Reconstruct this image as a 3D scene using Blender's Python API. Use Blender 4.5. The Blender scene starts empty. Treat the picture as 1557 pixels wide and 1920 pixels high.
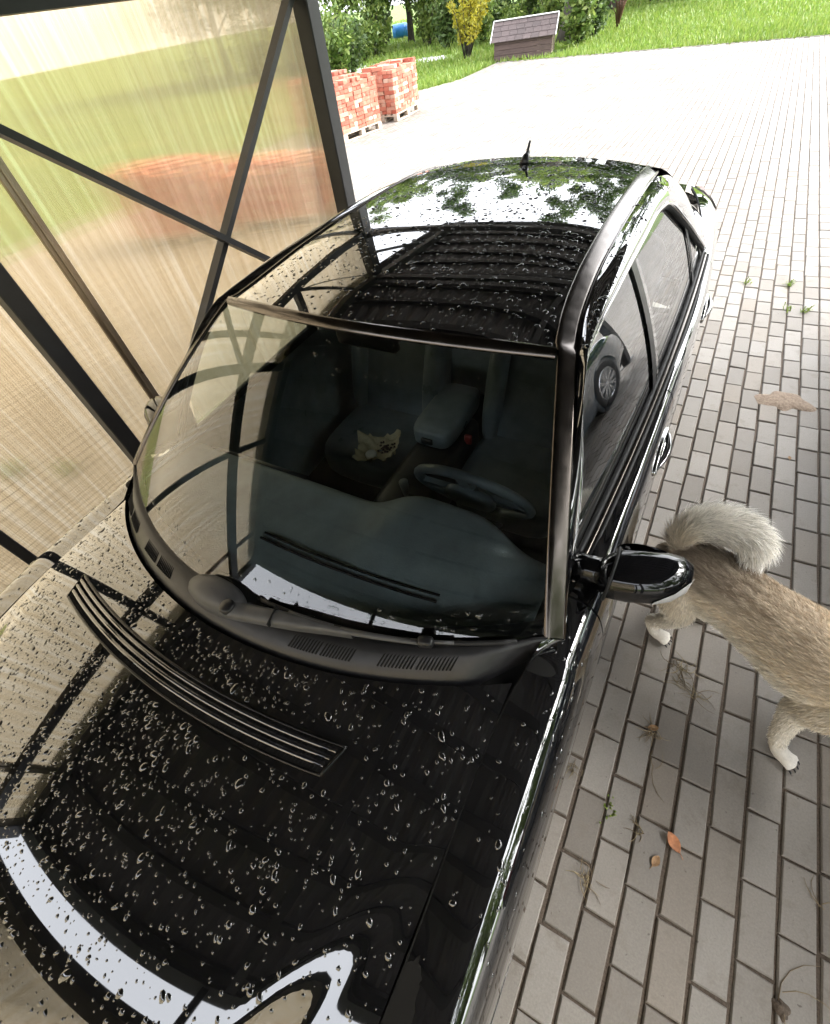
import bpy, math, random
import numpy as np
from mathutils import Vector, Matrix, noise
random.seed(7); rng = np.random.default_rng(7)
R = math.radians
scene = bpy.context.scene
col = scene.collection

# ------------------------------------------------------------------ camera
CAM = np.array([-0.9188, -2.0131, 1.9555])
RW = np.array([[0.86990438, 0.47869629, -0.11881171],
               [0.30107961, -0.7061843, -0.64082354],
               [-0.39066281, 0.52168342, -0.75843851]])   # world -> camera (x right, y down, z forward)
FPX = 826.7
cam_data = bpy.data.cameras.new("camera")
cam = bpy.data.objects.new("camera", cam_data); col.objects.link(cam)
c2w = RW.T @ np.diag([1, -1, -1])
m4 = Matrix.Identity(4)
for i in range(3):
    for j in range(3): m4[i][j] = c2w[i, j]
    m4[i][3] = CAM[i]
cam.matrix_world = m4
cam_data.sensor_fit = 'HORIZONTAL'; cam_data.sensor_width = 36.0
cam_data.lens = 36.0 * FPX / 1557.0
cam_data.clip_start = 0.02; cam_data.clip_end = 600
scene.camera = cam

# ------------------------------------------------------------------ sky, sun, exposure
world = bpy.data.worlds.new("World"); scene.world = world; world.use_nodes = True
wn = world.node_tree; wn.nodes.clear()
sky = wn.nodes.new('ShaderNodeTexSky'); sky.sky_type = 'NISHITA'; sky.sun_disc = False
SUN_EL, SUN_AZ = 38, 54
sky.sun_elevation = R(SUN_EL); sky.sun_rotation = R(SUN_AZ); sky.dust_density = 4.0; sky.air_density = 1.0
bw = wn.nodes.new('ShaderNodeRGBToBW'); mixw = wn.nodes.new('ShaderNodeMix'); mixw.data_type = 'RGBA'
mixw.inputs[0].default_value = 0.86
bg = wn.nodes.new('ShaderNodeBackground'); bg.inputs[1].default_value = 0.15
wo = wn.nodes.new('ShaderNodeOutputWorld')
wn.links.new(sky.outputs[0], bw.inputs[0]); wn.links.new(sky.outputs[0], mixw.inputs[6]); wn.links.new(bw.outputs[0], mixw.inputs[7])
mixc = wn.nodes.new('ShaderNodeMix'); mixc.data_type = 'RGBA'; mixc.inputs[0].default_value = 0.6; mixc.inputs[7].default_value = (2.85, 2.95, 3.15, 1)   # even cloud cover
wn.links.new(mixw.outputs[2], mixc.inputs[6]); wn.links.new(mixc.outputs[2], bg.inputs[0]); wn.links.new(bg.outputs[0], wo.inputs[0])
sd = bpy.data.lights.new("sun", 'SUN'); sd.energy = 0.55; sd.angle = R(40); sd.color = (1.0, 0.97, 0.92)
sun = bpy.data.objects.new("sun", sd); col.objects.link(sun)
sun.rotation_euler = (R(90 - SUN_EL), 0, R(180 - SUN_AZ))
vs = scene.view_settings
vs.view_transform = 'Standard'; vs.look = 'None'; vs.gamma = 1.0; vs.exposure = 3.38; vs.use_curve_mapping = False
cy = scene.cycles
cy.max_bounces = 10; cy.diffuse_bounces = 4; cy.glossy_bounces = 5; cy.transmission_bounces = 8; cy.transparent_max_bounces = 24
cy.caustics_reflective = False; cy.caustics_refractive = True

# ------------------------------------------------------------------ helpers
def proj(p):
    c = RW @ (np.asarray(p, float) - CAM)
    return (778.5 + FPX * c[0] / c[2], 960 + FPX * c[1] / c[2], c[2])
def tag(o, label=None, cat=None, group=None, kind=None):
    if label: o['label'] = label
    if cat: o['category'] = cat
    if group: o['group'] = group
    if kind: o['kind'] = kind
    return o
def empty(name, loc=(0, 0, 0), rz=0.0):
    o = bpy.data.objects.new(name, None); col.objects.link(o)
    o.location = loc; o.rotation_euler = (0, 0, rz); o.empty_display_size = 0.1
    return o
def mesh_obj(name, verts, faces, mat=None, parent=None, smooth=False, loc=None, rot=None):
    me = bpy.data.meshes.new(name)
    me.from_pydata([tuple(map(float, v)) for v in verts], [], [tuple(f) for f in faces])
    if smooth: me.polygons.foreach_set('use_smooth', [True] * len(me.polygons))
    me.update()
    if mat: me.materials.append(mat)
    o = bpy.data.objects.new(name, me); col.objects.link(o)
    if parent: o.parent = parent
    if loc is not None: o.location = loc
    if rot is not None: o.rotation_euler = rot
    return o
def copy_obj(o, parent=None, loc=None, rot=None):
    c = o.copy(); col.objects.link(c)
    c.parent = parent
    if loc is not None: c.location = loc
    if rot is not None: c.rotation_euler = rot
    return c
def copy_tree(o, parent=None):
    c = o.copy(); col.objects.link(c); c.parent = parent
    for ch in list(o.children): copy_tree(ch, c)
    return c

class MB:
    def __init__(s): s.v = []; s.f = []
    def box(s, c, size, rot=None):
        hx, hy, hz = size[0] / 2, size[1] / 2, size[2] / 2
        b = len(s.v); c = Vector(c)
        for x in (-hx, hx):
            for y in (-hy, hy):
                for z in (-hz, hz):
                    p = Vector((x, y, z))
                    if rot is not None: p = rot @ p
                    s.v.append(c + p)
        for f in ((0, 1, 3, 2), (4, 6, 7, 5), (0, 4, 5, 1), (2, 3, 7, 6), (0, 2, 6, 4), (1, 5, 7, 3)): s.f.append([b + i for i in f])
        return s
    def bar(s, a, b, w, h, up=(0, 0, 1)):
        a = Vector(a); b = Vector(b); d = (b - a); L = d.length; d.normalize()
        up = Vector(up)
        if abs(d.dot(up)) > 0.99: up = Vector((1, 0, 0))
        side = d.cross(up).normalized(); u2 = side.cross(d)
        rot = Matrix((d, side, u2)).transposed()
        return s.box((a + b) / 2, (L, w, h), rot)
    def cbox(s, c, size, bev=0.01, rot=None):
        # box with chamfered edges
        hx, hy, hz = [k / 2 for k in size]; b0 = len(s.v); c = Vector(c); idx = {}
        def add(p):
            p = Vector(p)
            if rot is not None: p = rot @ p
            s.v.append(c + p); return len(s.v) - 1
        for sx in (-1, 1):
            for sy in (-1, 1):
                for sz in (-1, 1):
                    idx[(sx, sy, sz, 0)] = add((sx * hx, sy * (hy - bev), sz * (hz - bev)))
                    idx[(sx, sy, sz, 1)] = add((sx * (hx - bev), sy * hy, sz * (hz - bev)))
                    idx[(sx, sy, sz, 2)] = add((sx * (hx - bev), sy * (hy - bev), sz * hz))
        q = [(-1, -1), (1, -1), (1, 1), (-1, 1)]
        for sgn in (-1, 1):
            s.f.append([idx[(sgn, a, b, 0)] for a, b in q][::sgn])
            s.f.append([idx[(a, sgn, b, 1)] for a, b in q][::-sgn])
            s.f.append([idx[(a, b, sgn, 2)] for a, b in q][::sgn])
        for a in (-1, 1):
            for b in (-1, 1):
                f = [idx[(a, b, -1, 0)], idx[(a, b, 1, 0)], idx[(a, b, 1, 1)], idx[(a, b, -1, 1)]]; s.f.append(f if a * b < 0 else f[::-1])
                f = [idx[(a, -1, b, 0)], idx[(a, 1, b, 0)], idx[(a, 1, b, 2)], idx[(a, -1, b, 2)]]; s.f.append(f if a * b > 0 else f[::-1])
                f = [idx[(-1, a, b, 1)], idx[(1, a, b, 1)], idx[(1, a, b, 2)], idx[(-1, a, b, 2)]]; s.f.append(f if a * b < 0 else f[::-1])
                for c2 in (-1, 1):
                    f = [idx[(a, b, c2, k)] for k in range(3)]; s.f.append(f if a * b * c2 > 0 else f[::-1])
        return s
    def tube(s, pts, rad, n=8, caps=True, flat=1.0):
        pts = [Vector(p) for p in pts]; N = len(pts)
        if not hasattr(rad, '__len__'): rad = [rad] * N
        b0 = len(s.v); prev = None
        for i, p in enumerate(pts):
            t = (pts[min(i + 1, N - 1)] - pts[max(i - 1, 0)]).normalized()
            if prev is None:
                a = Vector((0, 0, 1)) if abs(t.z) < 0.9 else Vector((1, 0, 0))
                side = t.cross(a).normalized()
            else:
                side = (prev - t * prev.dot(t)).normalized()
            prev = side; up = side.cross(t)
            for k in range(n):
                an = 2 * math.pi * k / n
                s.v.append(p + side * math.cos(an) * rad[i] + up * math.sin(an) * rad[i] * flat)
        for i in range(N - 1):
            for k in range(n):
                k2 = (k + 1) % n
                s.f.append([b0 + i * n + k, b0 + i * n + k2, b0 + (i + 1) * n + k2, b0 + (i + 1) * n + k])
        if caps:
            s.f.append([b0 + k for k in range(n)][::-1]); s.f.append([b0 + (N - 1) * n + k for k in range(n)])
        return s
    def grid(s, P):
        nu, nv = len(P), len(P[0]); b = len(s.v)
        for r_ in P:
            for p in r_: s.v.append(p)
        for i in range(nu - 1):
            for j in range(nv - 1):
                s.f.append([b + i * nv + j, b + (i + 1) * nv + j, b + (i + 1) * nv + j + 1, b + i * nv + j + 1])
        return s
    def lathe(s, prof, n=32, c=(0, 0, 0), axis='x'):
        b = len(s.v); m = len(prof)
        for k in range(n):
            a = 2 * math.pi * k / n
            for (r_, h) in prof:
                if axis == 'x': s.v.append((c[0] + h, c[1] + r_ * math.cos(a), c[2] + r_ * math.sin(a)))
                else: s.v.append((c[0] + r_ * math.cos(a), c[1] + r_ * math.sin(a), c[2] + h))
        for k in range(n):
            k2 = (k + 1) % n
            for j in range(m - 1): s.f.append([b + k * m + j, b + k2 * m + j, b + k2 * m + j + 1, b + k * m + j + 1])
        return s
    def build(s, name, mat, parent=None, smooth=False, loc=None, rot=None):
        return mesh_obj(name, s.v, s.f, mat, parent, smooth, loc, rot)

_CR = {}
def cr(xs, ys, x):
    key = tuple(xs) + tuple(ys); e = _CR.get(key)
    if e is None:
        X = [float(q) for q in xs]; Y = [float(q) for q in ys]; n = len(X); m = [0.0] * n
        m[0] = (Y[1] - Y[0]) / (X[1] - X[0]); m[-1] = (Y[-1] - Y[-2]) / (X[-1] - X[-2])
        for k in range(1, n - 1):
            h0 = X[k] - X[k - 1]; h1 = X[k + 1] - X[k]
            m[k] = (h0 * h0 * Y[k + 1] + (h1 * h1 - h0 * h0) * Y[k] - h1 * h1 * Y[k - 1]) / (h0 * h1 * (h0 + h1))
        e = (X, Y, m); _CR[key] = e
    X, Y, m = e; i = 0; n = len(X)
    while i < n - 2 and x > X[i + 1]: i += 1
    h = X[i + 1] - X[i]; t = (x - X[i]) / h; t2 = t * t; t3 = t2 * t
    return (2*t3-3*t2+1)*Y[i] + (t3-2*t2+t)*h*m[i] + (-2*t3+3*t2)*Y[i+1] + (t3-t2)*h*m[i+1]
def ss(a, b, x):
    t = min(1, max(0, (x - a) / (b - a))); return t * t * (3 - 2 * t)
def lerp(a, b, t): return a + (b - a) * t

# ------------------------------------------------------------------ materials
class NT:
    def __init__(s, name):
        s.m = bpy.data.materials.new(name); s.m.use_nodes = True; s.t = s.m.node_tree; s.t.nodes.clear()
        s.out = s.n('ShaderNodeOutputMaterial')
    def n(s, t, **kw):
        o = s.t.nodes.new(t)
        for k, v in kw.items(): setattr(o, k, v)
        return o
    def l(s, a, b): s.t.links.new(a, b)
    def val(s, sock, v):
        if hasattr(v, 'links') or hasattr(v, 'is_linked'): s.l(v, sock)
        else: sock.default_value = v
    def coord(s, kind='Object', scale=(1, 1, 1)):
        tc = s.n('ShaderNodeTexCoord'); mp = s.n('ShaderNodeMapping'); mp.inputs['Scale'].default_value = scale
        s.l(tc.outputs[kind], mp.inputs[0]); return mp.outputs[0]
    def noise(s, vec, scale, detail=4, rough=0.55, dist=0.0):
        o = s.n('ShaderNodeTexNoise'); s.l(vec, o.inputs['Vector']); o.inputs['Scale'].default_value = scale
        o.inputs['Detail'].default_value = detail; o.inputs['Roughness'].default_value = rough; o.inputs['Distortion'].default_value = dist
        return o.outputs[0]
    def ramp(s, fac, stops):
        o = s.n('ShaderNodeValToRGB'); s.l(fac, o.inputs[0]); e = o.color_ramp.elements
        while len(e) < len(stops): e.new(0.5)
        for k, (p, c) in enumerate(stops): e[k].position = p; e[k].color = (c[0], c[1], c[2], 1) if hasattr(c, '__len__') else (c, c, c, 1)
        return o.outputs[0]
    def mix(s, fac, a, b, mode='MIX'):
        o = s.n('ShaderNodeMix', data_type='RGBA', blend_type=mode)
        s.val(o.inputs[0], fac)
        for sock, v in ((o.inputs[6], a), (o.inputs[7], b)):
            if hasattr(v, 'is_linked'): s.l(v, sock)
            else: sock.default_value = (v[0], v[1], v[2], 1)
        return o.outputs[2]
    def math(s, op, a, b=0.0):
        o = s.n('ShaderNodeMath', operation=op); s.val(o.inputs[0], a); s.val(o.inputs[1], b); return o.outputs[0]
    def bump(s, h, strength=0.3, dist=0.01):
        o = s.n('ShaderNodeBump'); s.l(h, o.inputs['Height']); o.inputs['Strength'].default_value = strength; o.inputs['Distance'].default_value = dist
        return o.outputs[0]
    def pbr(s, color, rough=0.5, metal=0.0, normal=None, **kw):
        p = s.n('ShaderNodeBsdfPrincipled')
        if hasattr(color, 'is_linked'): s.l(color, p.inputs['Base Color'])
        else: p.inputs['Base Color'].default_value = (*color, 1)
        s.val(p.inputs['Roughness'], rough); p.inputs['Metallic'].default_value = metal
        if normal is not None: s.l(normal, p.inputs['Normal'])
        for k, v in kw.items(): s.val(p.inputs[k.replace('_', ' ')], v)
        return p.outputs[0]
    def done(s, sh): s.l(sh, s.out.inputs[0]); return s.m

def simple(name, color, rough=0.5, metal=0.0, var=0.12, nscale=8.0, bump=0.0, **kw):
    n = NT(name); v = n.coord('Object'); nz = n.noise(v, nscale, 5)
    c = n.ramp(nz, [(0.3, [k * (1 - var) for k in color]), (0.7, [min(1, k * (1 + var)) for k in color])])
    rr = n.ramp(nz, [(0.3, max(0, rough - 0.05)), (0.7, min(1, rough + 0.05))])
    nm = n.bump(n.noise(v, nscale * 12, 3), bump, 0.005) if bump else None
    return n.done(n.pbr(c, rr, metal, nm, **kw))

M = {}
def car_paint(name, c):
    n = NT(name); v = n.coord('Object')
    dust = n.noise(v, 5, 6); cc = n.ramp(dust, [(0.35, c), (0.75, [k * 1.5 + 0.002 for k in c])])
    rr = n.ramp(n.noise(v, 9, 5), [(0.3, 0.012), (0.75, 0.045)])
    p = n.pbr(cc, rr, 0.0, None, IOR=2.1, Coat_Weight=1.0, Coat_Roughness=0.01, Coat_IOR=1.6)
    return n.done(p)
M['paint'] = car_paint('black_car_paint', (0.006, 0.006, 0.007))
M['paint_blue'] = car_paint('dark_blue_car_paint', (0.012, 0.03, 0.05))
M['trim'] = simple('black_plastic', (0.014, 0.014, 0.015), 0.35, 0, 0.2, 20)
M['cowl'] = simple('grey_plastic', (0.022, 0.022, 0.024), 0.36, 0, 0.2, 30, 0.05)
M['wiper'] = simple('wiper_grey', (0.085, 0.085, 0.088), 0.45, 0, 0.15, 30, 0.05)
M['cap'] = simple('gloss_black_cap', (0.006, 0.006, 0.007), 0.05, 0, 0.2, 30, IOR=1.5)
M['slat'] = simple('gloss_black_plastic', (0.006, 0.006, 0.006), 0.22, 0, 0.2, 30)
M['rubber'] = simple('rubber', (0.012, 0.012, 0.013), 0.6, 0, 0.2, 30)
M['chrome'] = simple('chrome', (0.62, 0.62, 0.63), 0.08, 1.0, 0.05, 20)
M['anod'] = simple('brown_anodised_trim', (0.125, 0.110, 0.098), 0.20, 1.0, 0.10, 30)
M['void'] = simple('dark_gap', (0.003, 0.003, 0.003), 0.9, 0, 0.1)
M['leather'] = simple('black_leather', (0.19, 0.225, 0.245), 0.32, 0, 0.2, 10, 0.15)
M['dash'] = simple('dashboard_vinyl', (0.34, 0.40, 0.41), 0.5, 0, 0.15, 14, 0.2)
M['red'] = simple('red_plastic', (0.35, 0.02, 0.02), 0.35)
M['lampred'] = simple('tail_lamp_red', (0.16, 0.02, 0.03), 0.30, 0, 0.2, 20, IOR=1.45)
M['lampclear'] = simple('lamp_lens_grey', (0.52, 0.53, 0.55), 0.12, 0.0, 0.1, 40)
M['tyre'] = simple('tyre', (0.015, 0.015, 0.016), 0.7, 0, 0.2, 20, 0.2)
M['rim'] = simple('alloy_rim', (0.55, 0.56, 0.58), 0.25, 0.9, 0.1, 20)
M['steel'] = simple('black_painted_steel', (0.030, 0.031, 0.034), 0.45, 0, 0.25, 6, 0.08)
M['bronze'] = simple('bronze_profile', (0.42, 0.34, 0.26), 0.32, 0.7, 0.1, 8)
M['roofing'] = simple('dark_roof_sheet', (0.10, 0.10, 0.102), 0.5, 0, 0.25, 3)
M['batten'] = simple('dark_batten', (0.016, 0.016, 0.017), 0.6, 0, 0.2, 4)
M['white'] = simple('white_paint', (0.75, 0.75, 0.73), 0.5)
def glass_mat(name, tint, ior):
    n = NT(name); fr = n.n('ShaderNodeFresnel'); fr.inputs[0].default_value = ior
    tr = n.n('ShaderNodeBsdfTransparent'); tr.inputs[0].default_value = (*tint, 1)
    gl = n.n('ShaderNodeBsdfGlossy'); gl.inputs[0].default_value = (1, 1, 1, 1)
    sm = n.noise(n.coord('Object'), 6, 6); n.l(n.ramp(sm, [(0.4, 0.0), (0.8, 0.02)]), gl.inputs['Roughness'])
    mx = n.n('ShaderNodeMixShader'); n.l(fr.outputs[0], mx.inputs[0]); n.l(tr.outputs[0], mx.inputs[1]); n.l(gl.outputs[0], mx.inputs[2])
    return n.done(mx.outputs[0])
M['glass'] = glass_mat('windscreen_glass', (0.90, 0.96, 0.95), 1.9)
M['sideglass'] = glass_mat('side_window_glass', (0.84, 0.92, 0.88), 4.6)
def water_mat():
    n = NT('water'); return n.done(n.pbr((0.008, 0.008, 0.008), 0.0, 0, None, IOR=2.3))
M['water'] = water_mat()
M['water_clear'] = glass_mat('water_clear', (0.93, 0.95, 0.95), 1.6)

def poly_mat():
    n = NT('bronze_polycarbonate')
    tc = n.n('ShaderNodeTexCoord'); sep = n.n('ShaderNodeSeparateXYZ'); n.l(tc.outputs['Object'], sep.inputs[0])
    along = n.math('ADD', sep.outputs[1], sep.outputs[0])
    wave = n.math('SINE', n.math('MULTIPLY', along, 2 * math.pi / 0.011))
    streak = n.noise(n.coord('Object', (38, 38, 0.5)), 1.0, 5, 0.6)
    blot = n.noise(n.coord('Object', (1.5, 1.5, 0.8)), 1.0, 4)
    bmp = n.n('ShaderNodeBump'); bmp.inputs['Strength'].default_value = 0.38; bmp.inputs['Distance'].default_value = 0.0016
    h = n.math('ADD', wave, n.math('MULTIPLY', streak, 1.5)); n.l(h, bmp.inputs['Height'])
    tint = n.ramp(streak, [(0.30, (0.80, 0.70, 0.54)), (0.52, (0.88, 0.79, 0.64)), (0.70, (0.98, 0.94, 0.86))])
    rib = n.math('POWER', n.math('ABSOLUTE', n.math('SINE', n.math('MULTIPLY', along, math.pi / 0.011))), 0.35)
    tint = n.mix(0.75, tint, n.ramp(rib, [(0.35, (0.72, 0.70, 0.66)), (0.8, (1.0, 1.0, 1.0))]), 'MULTIPLY')
    rf = n.n('ShaderNodeBsdfRefraction'); n.l(tint, rf.inputs[0]); rf.inputs['Roughness'].default_value = 0.02; rf.inputs['IOR'].default_value = 1.07; n.l(bmp.outputs[0], rf.inputs['Normal'])
    tp = n.n('ShaderNodeBsdfTransparent'); n.l(tint, tp.inputs[0])
    tl = n.n('ShaderNodeBsdfTranslucent'); n.l(n.ramp(streak, [(0.3, (0.74, 0.64, 0.49)), (0.7, (0.83, 0.74, 0.59))]), tl.inputs[0])
    df = n.n('ShaderNodeBsdfDiffuse'); df.inputs[0].default_value = (0.34, 0.29, 0.22, 1)
    a = n.n('ShaderNodeMixShader'); a.inputs[0].default_value = 0.5; n.l(rf.outputs[0], a.inputs[1]); n.l(tp.outputs[0], a.inputs[2])
    b = n.n('ShaderNodeMixShader'); b.inputs[0].default_value = 0.35; n.l(tl.outputs[0], b.inputs[1]); n.l(df.outputs[0], b.inputs[2])
    c = n.n('ShaderNodeMixShader'); n.l(n.ramp(blot, [(0.3, 0.19), (0.7, 0.29)]), c.inputs[0]); n.l(a.outputs[0], c.inputs[1]); n.l(b.outputs[0], c.inputs[2])
    fr = n.n('ShaderNodeFresnel'); fr.inputs[0].default_value = 1.3
    gl = n.n('ShaderNodeBsdfGlossy'); gl.inputs['Roughness'].default_value = 0.15
    d = n.n('ShaderNodeMixShader'); n.l(fr.outputs[0], d.inputs[0]); n.l(c.outputs[0], d.inputs[1]); n.l(gl.outputs[0], d.inputs[2])
    return n.done(d.outputs[0])
M['poly'] = poly_mat()

def paver_mat():
    n = NT('concrete_paver')
    geo = n.n('ShaderNodeNewGeometry'); oi = n.n('ShaderNodeObjectInfo')
    rnd = n.math('FRACT', n.math('ADD', geo.outputs['Random Per Island'], oi.outputs['Random']))
    tc = n.n('ShaderNodeTexCoord')
    add = n.n('ShaderNodeVectorMath', operation='ADD'); n.l(geo.outputs['Position'], add.inputs[0]); pos = add.outputs[0]
    base = n.ramp(rnd, [(0.0, (0.195, 0.176, 0.152)), (0.35, (0.246, 0.228, 0.202)), (0.7, (0.292, 0.274, 0.248)), (1.0, (0.236, 0.206, 0.170))])
    big = n.noise(pos, 1.3, 4); base = n.mix(0.55, base, n.ramp(big, [(0.3, (0.70, 0.68, 0.66)), (0.7, (1.12, 1.1, 1.08))]), 'MULTIPLY')
    fine = n.noise(pos, 160, 3, 0.7); base = n.mix(0.5, base, n.ramp(fine, [(0.3, (0.75, 0.75, 0.75)), (0.7, (1.2, 1.2, 1.2))]), 'MULTIPLY')
    stain = n.ramp(n.noise(pos, 11, 6, 0.7), [(0.54, 0.0), (0.72, 0.6)])
    base = n.mix(stain, base, (0.16, 0.135, 0.105))
    speck = n.ramp(n.noise(pos, 55, 2, 0.5), [(0.70, 0.0), (0.76, 0.8)])
    base = n.mix(speck, base, (0.10, 0.085, 0.07))
    nm = n.bump(n.noise(pos, 220, 4, 0.7), 0.35, 0.002)
    ro = n.ramp(big, [(0.3, 0.55), (0.7, 0.8)])
    return n.done(n.pbr(base, ro, 0, nm))
M['paver'] = paver_mat()
def soil_mat(name, c1, c2, sc=60):
    n = NT(name); geo = n.n('ShaderNodeNewGeometry'); pos = geo.outputs['Position']
    nz = n.noise(pos, sc, 6, 0.7); c = n.ramp(nz, [(0.3, c1), (0.7, c2)])
    return n.done(n.pbr(c, 0.9, 0, n.bump(nz, 0.8, 0.006)))
M['joint'] = soil_mat('joint_sand', (0.055, 0.042, 0.031), (0.15, 0.115, 0.085), 130)
M['dirt'] = soil_mat('loose_dirt', (0.16, 0.115, 0.08), (0.36, 0.28, 0.21), 70)
M['gravel'] = soil_mat('gravel', (0.20, 0.20, 0.20), (0.42, 0.42, 0.41), 25)
def lawn_mat():
    n = NT('lawn'); geo = n.n('ShaderNodeNewGeometry'); pos = geo.outputs['Position']
    c = n.ramp(n.noise(pos, 0.5, 5), [(0.3, (0.09, 0.15, 0.027)), (0.55, (0.13, 0.20, 0.037)), (0.75, (0.19, 0.23, 0.065))])
    c = n.mix(0.6, c, n.ramp(n.noise(pos, 9, 5, 0.7), [(0.3, (0.6, 0.6, 0.6)), (0.7, (1.3, 1.3, 1.3))]), 'MULTIPLY')
    return n.done(n.pbr(c, 0.85, 0, n.bump(n.noise(pos, 30, 5, 0.7), 0.8, 0.05)))
M['lawn'] = lawn_mat()
def leaf_mat(name, cols, trans=0.35):
    n = NT(name); geo = n.n('ShaderNodeNewGeometry'); oi = n.n('ShaderNodeObjectInfo')
    rnd = geo.outputs['Random Per Island']
    k = len(cols); c = n.ramp(rnd, [(i / max(1, k - 1), cc) for i, cc in enumerate(cols)])
    c = n.mix(0.5, c, n.ramp(oi.outputs['Random'], [(0, (0.8, 0.85, 0.8)), (1, (1.2, 1.15, 1.1))]), 'MULTIPLY')
    d = n.pbr(c, 0.5); t = n.n('ShaderNodeBsdfTranslucent'); n.l(c, t.inputs[0])
    mx = n.n('ShaderNodeMixShader'); mx.inputs[0].default_value = trans; n.l(d, mx.inputs[1]); n.l(t.outputs[0], mx.inputs[2])
    return n.done(mx.outputs[0])
M['leaf'] = leaf_mat('tree_leaves', [(0.08, 0.14, 0.03), (0.15, 0.22, 0.045), (0.26, 0.31, 0.08)])
M['leaf2'] = leaf_mat('dark_tree_leaves', [(0.05, 0.09, 0.025), (0.085, 0.14, 0.035), (0.13, 0.18, 0.05)])
M['leaf_y'] = leaf_mat('yellow_shrub_leaves', [(0.36, 0.32, 0.03), (0.50, 0.42, 0.04), (0.30, 0.32, 0.05)])
M['leaf_r'] = leaf_mat('red_brown_twigs', [(0.10, 0.05, 0.04), (0.14, 0.07, 0.05), (0.08, 0.05, 0.03)], 0.1)
M['grass'] = leaf_mat('grass_blades', [(0.12, 0.21, 0.03), (0.17, 0.27, 0.04), (0.25, 0.31, 0.07), (0.15, 0.23, 0.035)], 0.4)
M['straw'] = leaf_mat('dry_straw', [(0.36, 0.30, 0.18), (0.24, 0.19, 0.11), (0.16, 0.12, 0.08)], 0.1)
M['bark'] = simple('bark', (0.06, 0.05, 0.042), 0.9, 0, 0.5, 6, 0.8)
def brick_mat():
    n = NT('red_brick'); geo = n.n('ShaderNodeNewGeometry'); oi = n.n('ShaderNodeObjectInfo')
    rnd = n.math('FRACT', n.math('ADD', oi.outputs['Random'], geo.outputs['Random Per Island']))
    c = n.ramp(rnd, [(0, (0.30, 0.075, 0.045)), (0.3, (0.38, 0.12, 0.075)), (0.55, (0.42, 0.17, 0.11)), (0.72, (0.36, 0.10, 0.06)), (0.88, (0.44, 0.27, 0.19)), (1, (0.48, 0.36, 0.28))])
    pos = geo.outputs['Position']; c = n.mix(n.ramp(n.noise(pos, 9, 5, 0.7), [(0.55, 0.0), (0.72, 0.6)]), c, (0.48, 0.38, 0.31))
    return n.done(n.pbr(c, 0.85, 0, n.bump(n.noise(pos, 60, 4), 0.5, 0.006)))
M['brick'] = brick_mat()
def wood_mat(name, a, b):
    n = NT(name); oi = n.n('ShaderNodeObjectInfo'); v = n.coord('Object', (1.5, 20, 20)); nz = n.noise(v, 3, 6, 0.6, 0.6)
    c = n.ramp(nz, [(0.3, a), (0.7, b)]); c = n.mix(0.6, c, n.ramp(oi.outputs['Random'], [(0, (0.7, 0.7, 0.7)), (1, (1.25, 1.22, 1.2))]), 'MULTIPLY')
    return n.done(n.pbr(c, 0.75, 0, n.bump(nz, 0.4, 0.004)))
M['wood_brown'] = wood_mat('brown_stained_boards', (0.055, 0.035, 0.032), (0.115, 0.075, 0.066))
M['wood_pale'] = wood_mat('pale_pallet_wood', (0.34, 0.27, 0.20), (0.52, 0.45, 0.37))
M['shingle'] = wood_mat('roof_felt', (0.050, 0.036, 0.036), (0.095, 0.072, 0.070))
M['bluep'] = simple('blue_plastic', (0.03, 0.20, 0.55), 0.4)
M['paper'] = simple('tan_paper', (0.50, 0.44, 0.28), 0.7, 0, 0.15, 40, 0.3)
def vcol_mat(name, rough=0.8):
    n = NT(name); a = n.n('ShaderNodeVertexColor', layer_name='col')
    nz = n.noise(n.coord('Object'), 60, 4, 0.7)
    c = n.mix(0.5, a.outputs[0], n.ramp(nz, [(0.3, (0.75, 0.75, 0.75)), (0.7, (1.2, 1.2, 1.2))]), 'MULTIPLY')
    return n.done(n.pbr(c, rough, 0, None, Specular_IOR_Level=0.2))
M['fur'] = vcol_mat('dog_fur')

# ================================================================== THE SETTING
S = 160.0
g = mesh_obj('ground', [(-S, -S, -0.035), (S, -S, -0.035), (S, S, -0.035), (-S, S, -0.035)], [(0, 1, 2, 3)], M['lawn']); tag(g, kind='structure')
P, PL, GAP = 0.104, 0.2116, 0.0105
def paved(x, y):
    if y > 17.15 - 0.135 * (x - 0.2): return False
    xl = -10.6 if y < 12.5 else (lerp(-10.6, -9.2, (y - 12.5) / 2.8) if y < 15.3 else -9.2)
    return x > xl
bx = [(-10.6, -7), (7.5, -7), (7.5, 16.16), (-9.2, 18.42), (-9.2, 15.3), (-10.6, 12.5)]
b = mesh_obj('paving', [(x, y, -0.0075) for x, y in bx], [range(6)], M['joint']); tag(b, kind='structure')
kerb = MB()
edge = [(7.5, 16.2), (-9.2, 18.46)]
kerb.bar((7.5, 16.2, -0.04), (-9.15, 18.47, -0.04), 0.06, 0.1); kerb.build('kerb', M['paver'], b)
def paver_verts(dx, dy, jit):
    bev = 0.004; o = []
    for k, (ins, z) in enumerate(((bev, 0.0), (0.0, -bev), (0.0, -0.03))):
        for (sx, sy) in ((-1, -1), (1, -1), (1, 1), (-1, 1)):
            jx, jy = jit[(sx, sy)]
            o.append((sx * (dx / 2 - ins) + jx, sy * (dy / 2 - ins) + jy, z))
    return o
PF = [(0, 1, 2, 3)] + [(4 + i, 4 + (i + 1) % 4, (i + 1) % 4, i) for i in range(4)] + [(8 + i, 8 + (i + 1) % 4, 4 + (i + 1) % 4, 4 + i) for i in range(4)]
variants = []
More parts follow.
